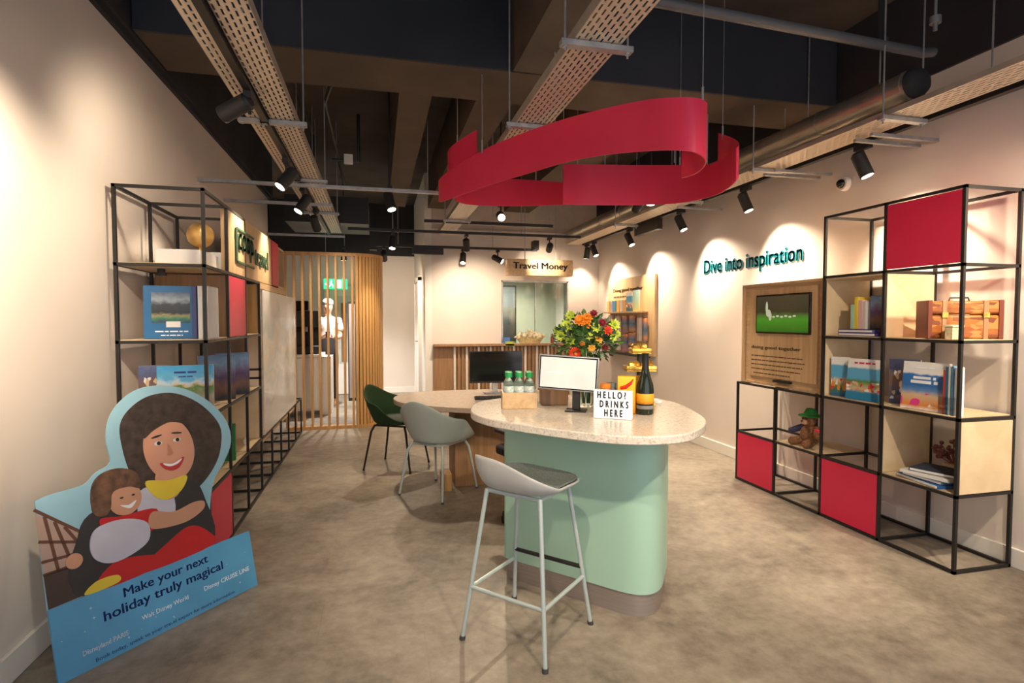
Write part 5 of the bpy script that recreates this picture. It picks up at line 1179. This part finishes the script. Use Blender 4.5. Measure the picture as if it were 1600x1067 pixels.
art('printed_neck', [(0.47, 0.70), (0.58, 0.70), (0.56, 0.58), (0.48, 0.58)], peach, 6)
art('printed_face', ell(.55, .80, .118, .155, .15), peach, 7)
art('printed_fringe', [(.44, .87), (.47, .95), (.56, .975), (.65, .94), (.675, .85), (.64, .90), (.57, .925), (.49, .90)], hair_m, 9)
for s_ in (-1, 1):
    art('printed_eye', ell(.545+s_*.045, .835, .018, .010), flat('printed_eye_white', (.75, .72, .70), .4), 9)
    art('printed_iris', ell(.547+s_*.045, .835, .009, .009), M['ink'], 11)
    art('printed_eyebrow', ell(.545+s_*.048, .868, .026, .005, -s_*.15), hair_m, 9)
art('printed_nose', [(.545, .825), (.562, .775), (.535, .768), (.538, .79)], flat('printed_peach_deep', (.52, .22, .14), .4), 9)
art('printed_smile', [(.495, .742), (.55, .728), (.61, .748), (.585, .705), (.545, .694), (.51, .712)], flat('printed_lip_red', (.50, .04, .04), .4), 9)
art('printed_teeth', [(.508, .738), (.55, .727), (.598, .742), (.58, .724), (.545, .716), (.52, .724)], M['whiteink'], 11)
art('printed_scarf', [(0.419, 0.675), (0.52, .655), (0.609, 0.655), (0.574, 0.594), (0.502, 0.569), (0.446, 0.601)], M['printed_yellow'], 12)
art('printed_child_face', ell(.325, .625, .068, .072, .1), flat('printed_child_skin', (.58, .30, .19), .4), 8)
art('printed_child_hair', [(0.195, 0.60), (0.20, 0.70), (0.24, 0.752), (0.317, 0.762), (0.386, 0.724), (0.392, 0.655), (0.345, 0.672), (0.28, 0.665), (0.262, 0.60), (.235, .575)], mat('printed_brown_hair', (.12, .06, .035), .4, var=.5, scale=30), 10)
for s_ in (-1, 1): art('printed_child_eye', ell(.335+s_*.024, .632, .007, .004), M['ink'], 10)
art('printed_child_smile', [(.30, .602), (.335, .594), (.368, .606), (.34, .578)], M['whiteink'], 10)
art('printed_child_tshirt', [(0.215, 0.565), (0.30, .555), (0.447, 0.542), (0.425, 0.455), (0.256, 0.474)], M['printed_red'], 9)
art('printed_child_arm', [(0.425, 0.533), (0.52, .505), (0.62, 0.520), (0.673, 0.51), (0.660, 0.470), (0.56, 0.440), (0.414, 0.461)], M['printed_child_skin'], 13)
art('printed_mitten', [(.165, .47), (.19, .53), (.26, .545), (.34, .53), (.40, .49), (.395, .42), (.33, .385), (.24, .375), (.18, .41)], M['printed_lilac_white'], 14)
art('printed_hand', ell(.105, .435, .03, .03), M['printed_child_skin'], 9)
bx_, by_ = LB.to_3x3() @ Vector((1, 0, 0)), LB.to_3x3() @ Vector((0, 1, 0))
def bt(nm, body_, s0, h0, w_, hh, m_, bold=.0): text(nm, body_, LB @ Vector((s0, h0, .0022)), bx_, by_, w_, hh, m_, t, .0008, bold=bold)
bt('headline', 'Make your next', .265, .205, .385, .05, M['navy'], .015)
bt('headline', 'holiday truly magical', .18, .143, .54, .052, M['navy'], .015)
bt('small_print', 'Walt Disney World', .32, .085, .21, .026, M['whiteink'])
bt('small_print', 'Disneyland PARIS', .09, .055, .17, .026, M['whiteink'], .01)
bt('small_print', 'Disney CRUISE LINE', .61, .085, .25, .028, M['whiteink'])
bt('small_print', 'Book today, speak to your travel expert for more information', .13, .012, .63, .02, M['navy'])
b = MB()
for i in range(22):
    x_, y_ = random.uniform(.02, .88), random.uniform(.02, .27); r_ = random.uniform(.002, .008)
    b.prism([(x_+r_*(1 if k % 2 == 0 else .3)*math.cos(k*PI/4), y_+r_*(1 if k % 2 == 0 else .3)*math.sin(k*PI/4)) for k in range(8)], .002, .0026, mx=LB)
b.build('printed_star_pattern', flat('printed_pale_star', (.55, .72, .85), .4), t, smooth=0)
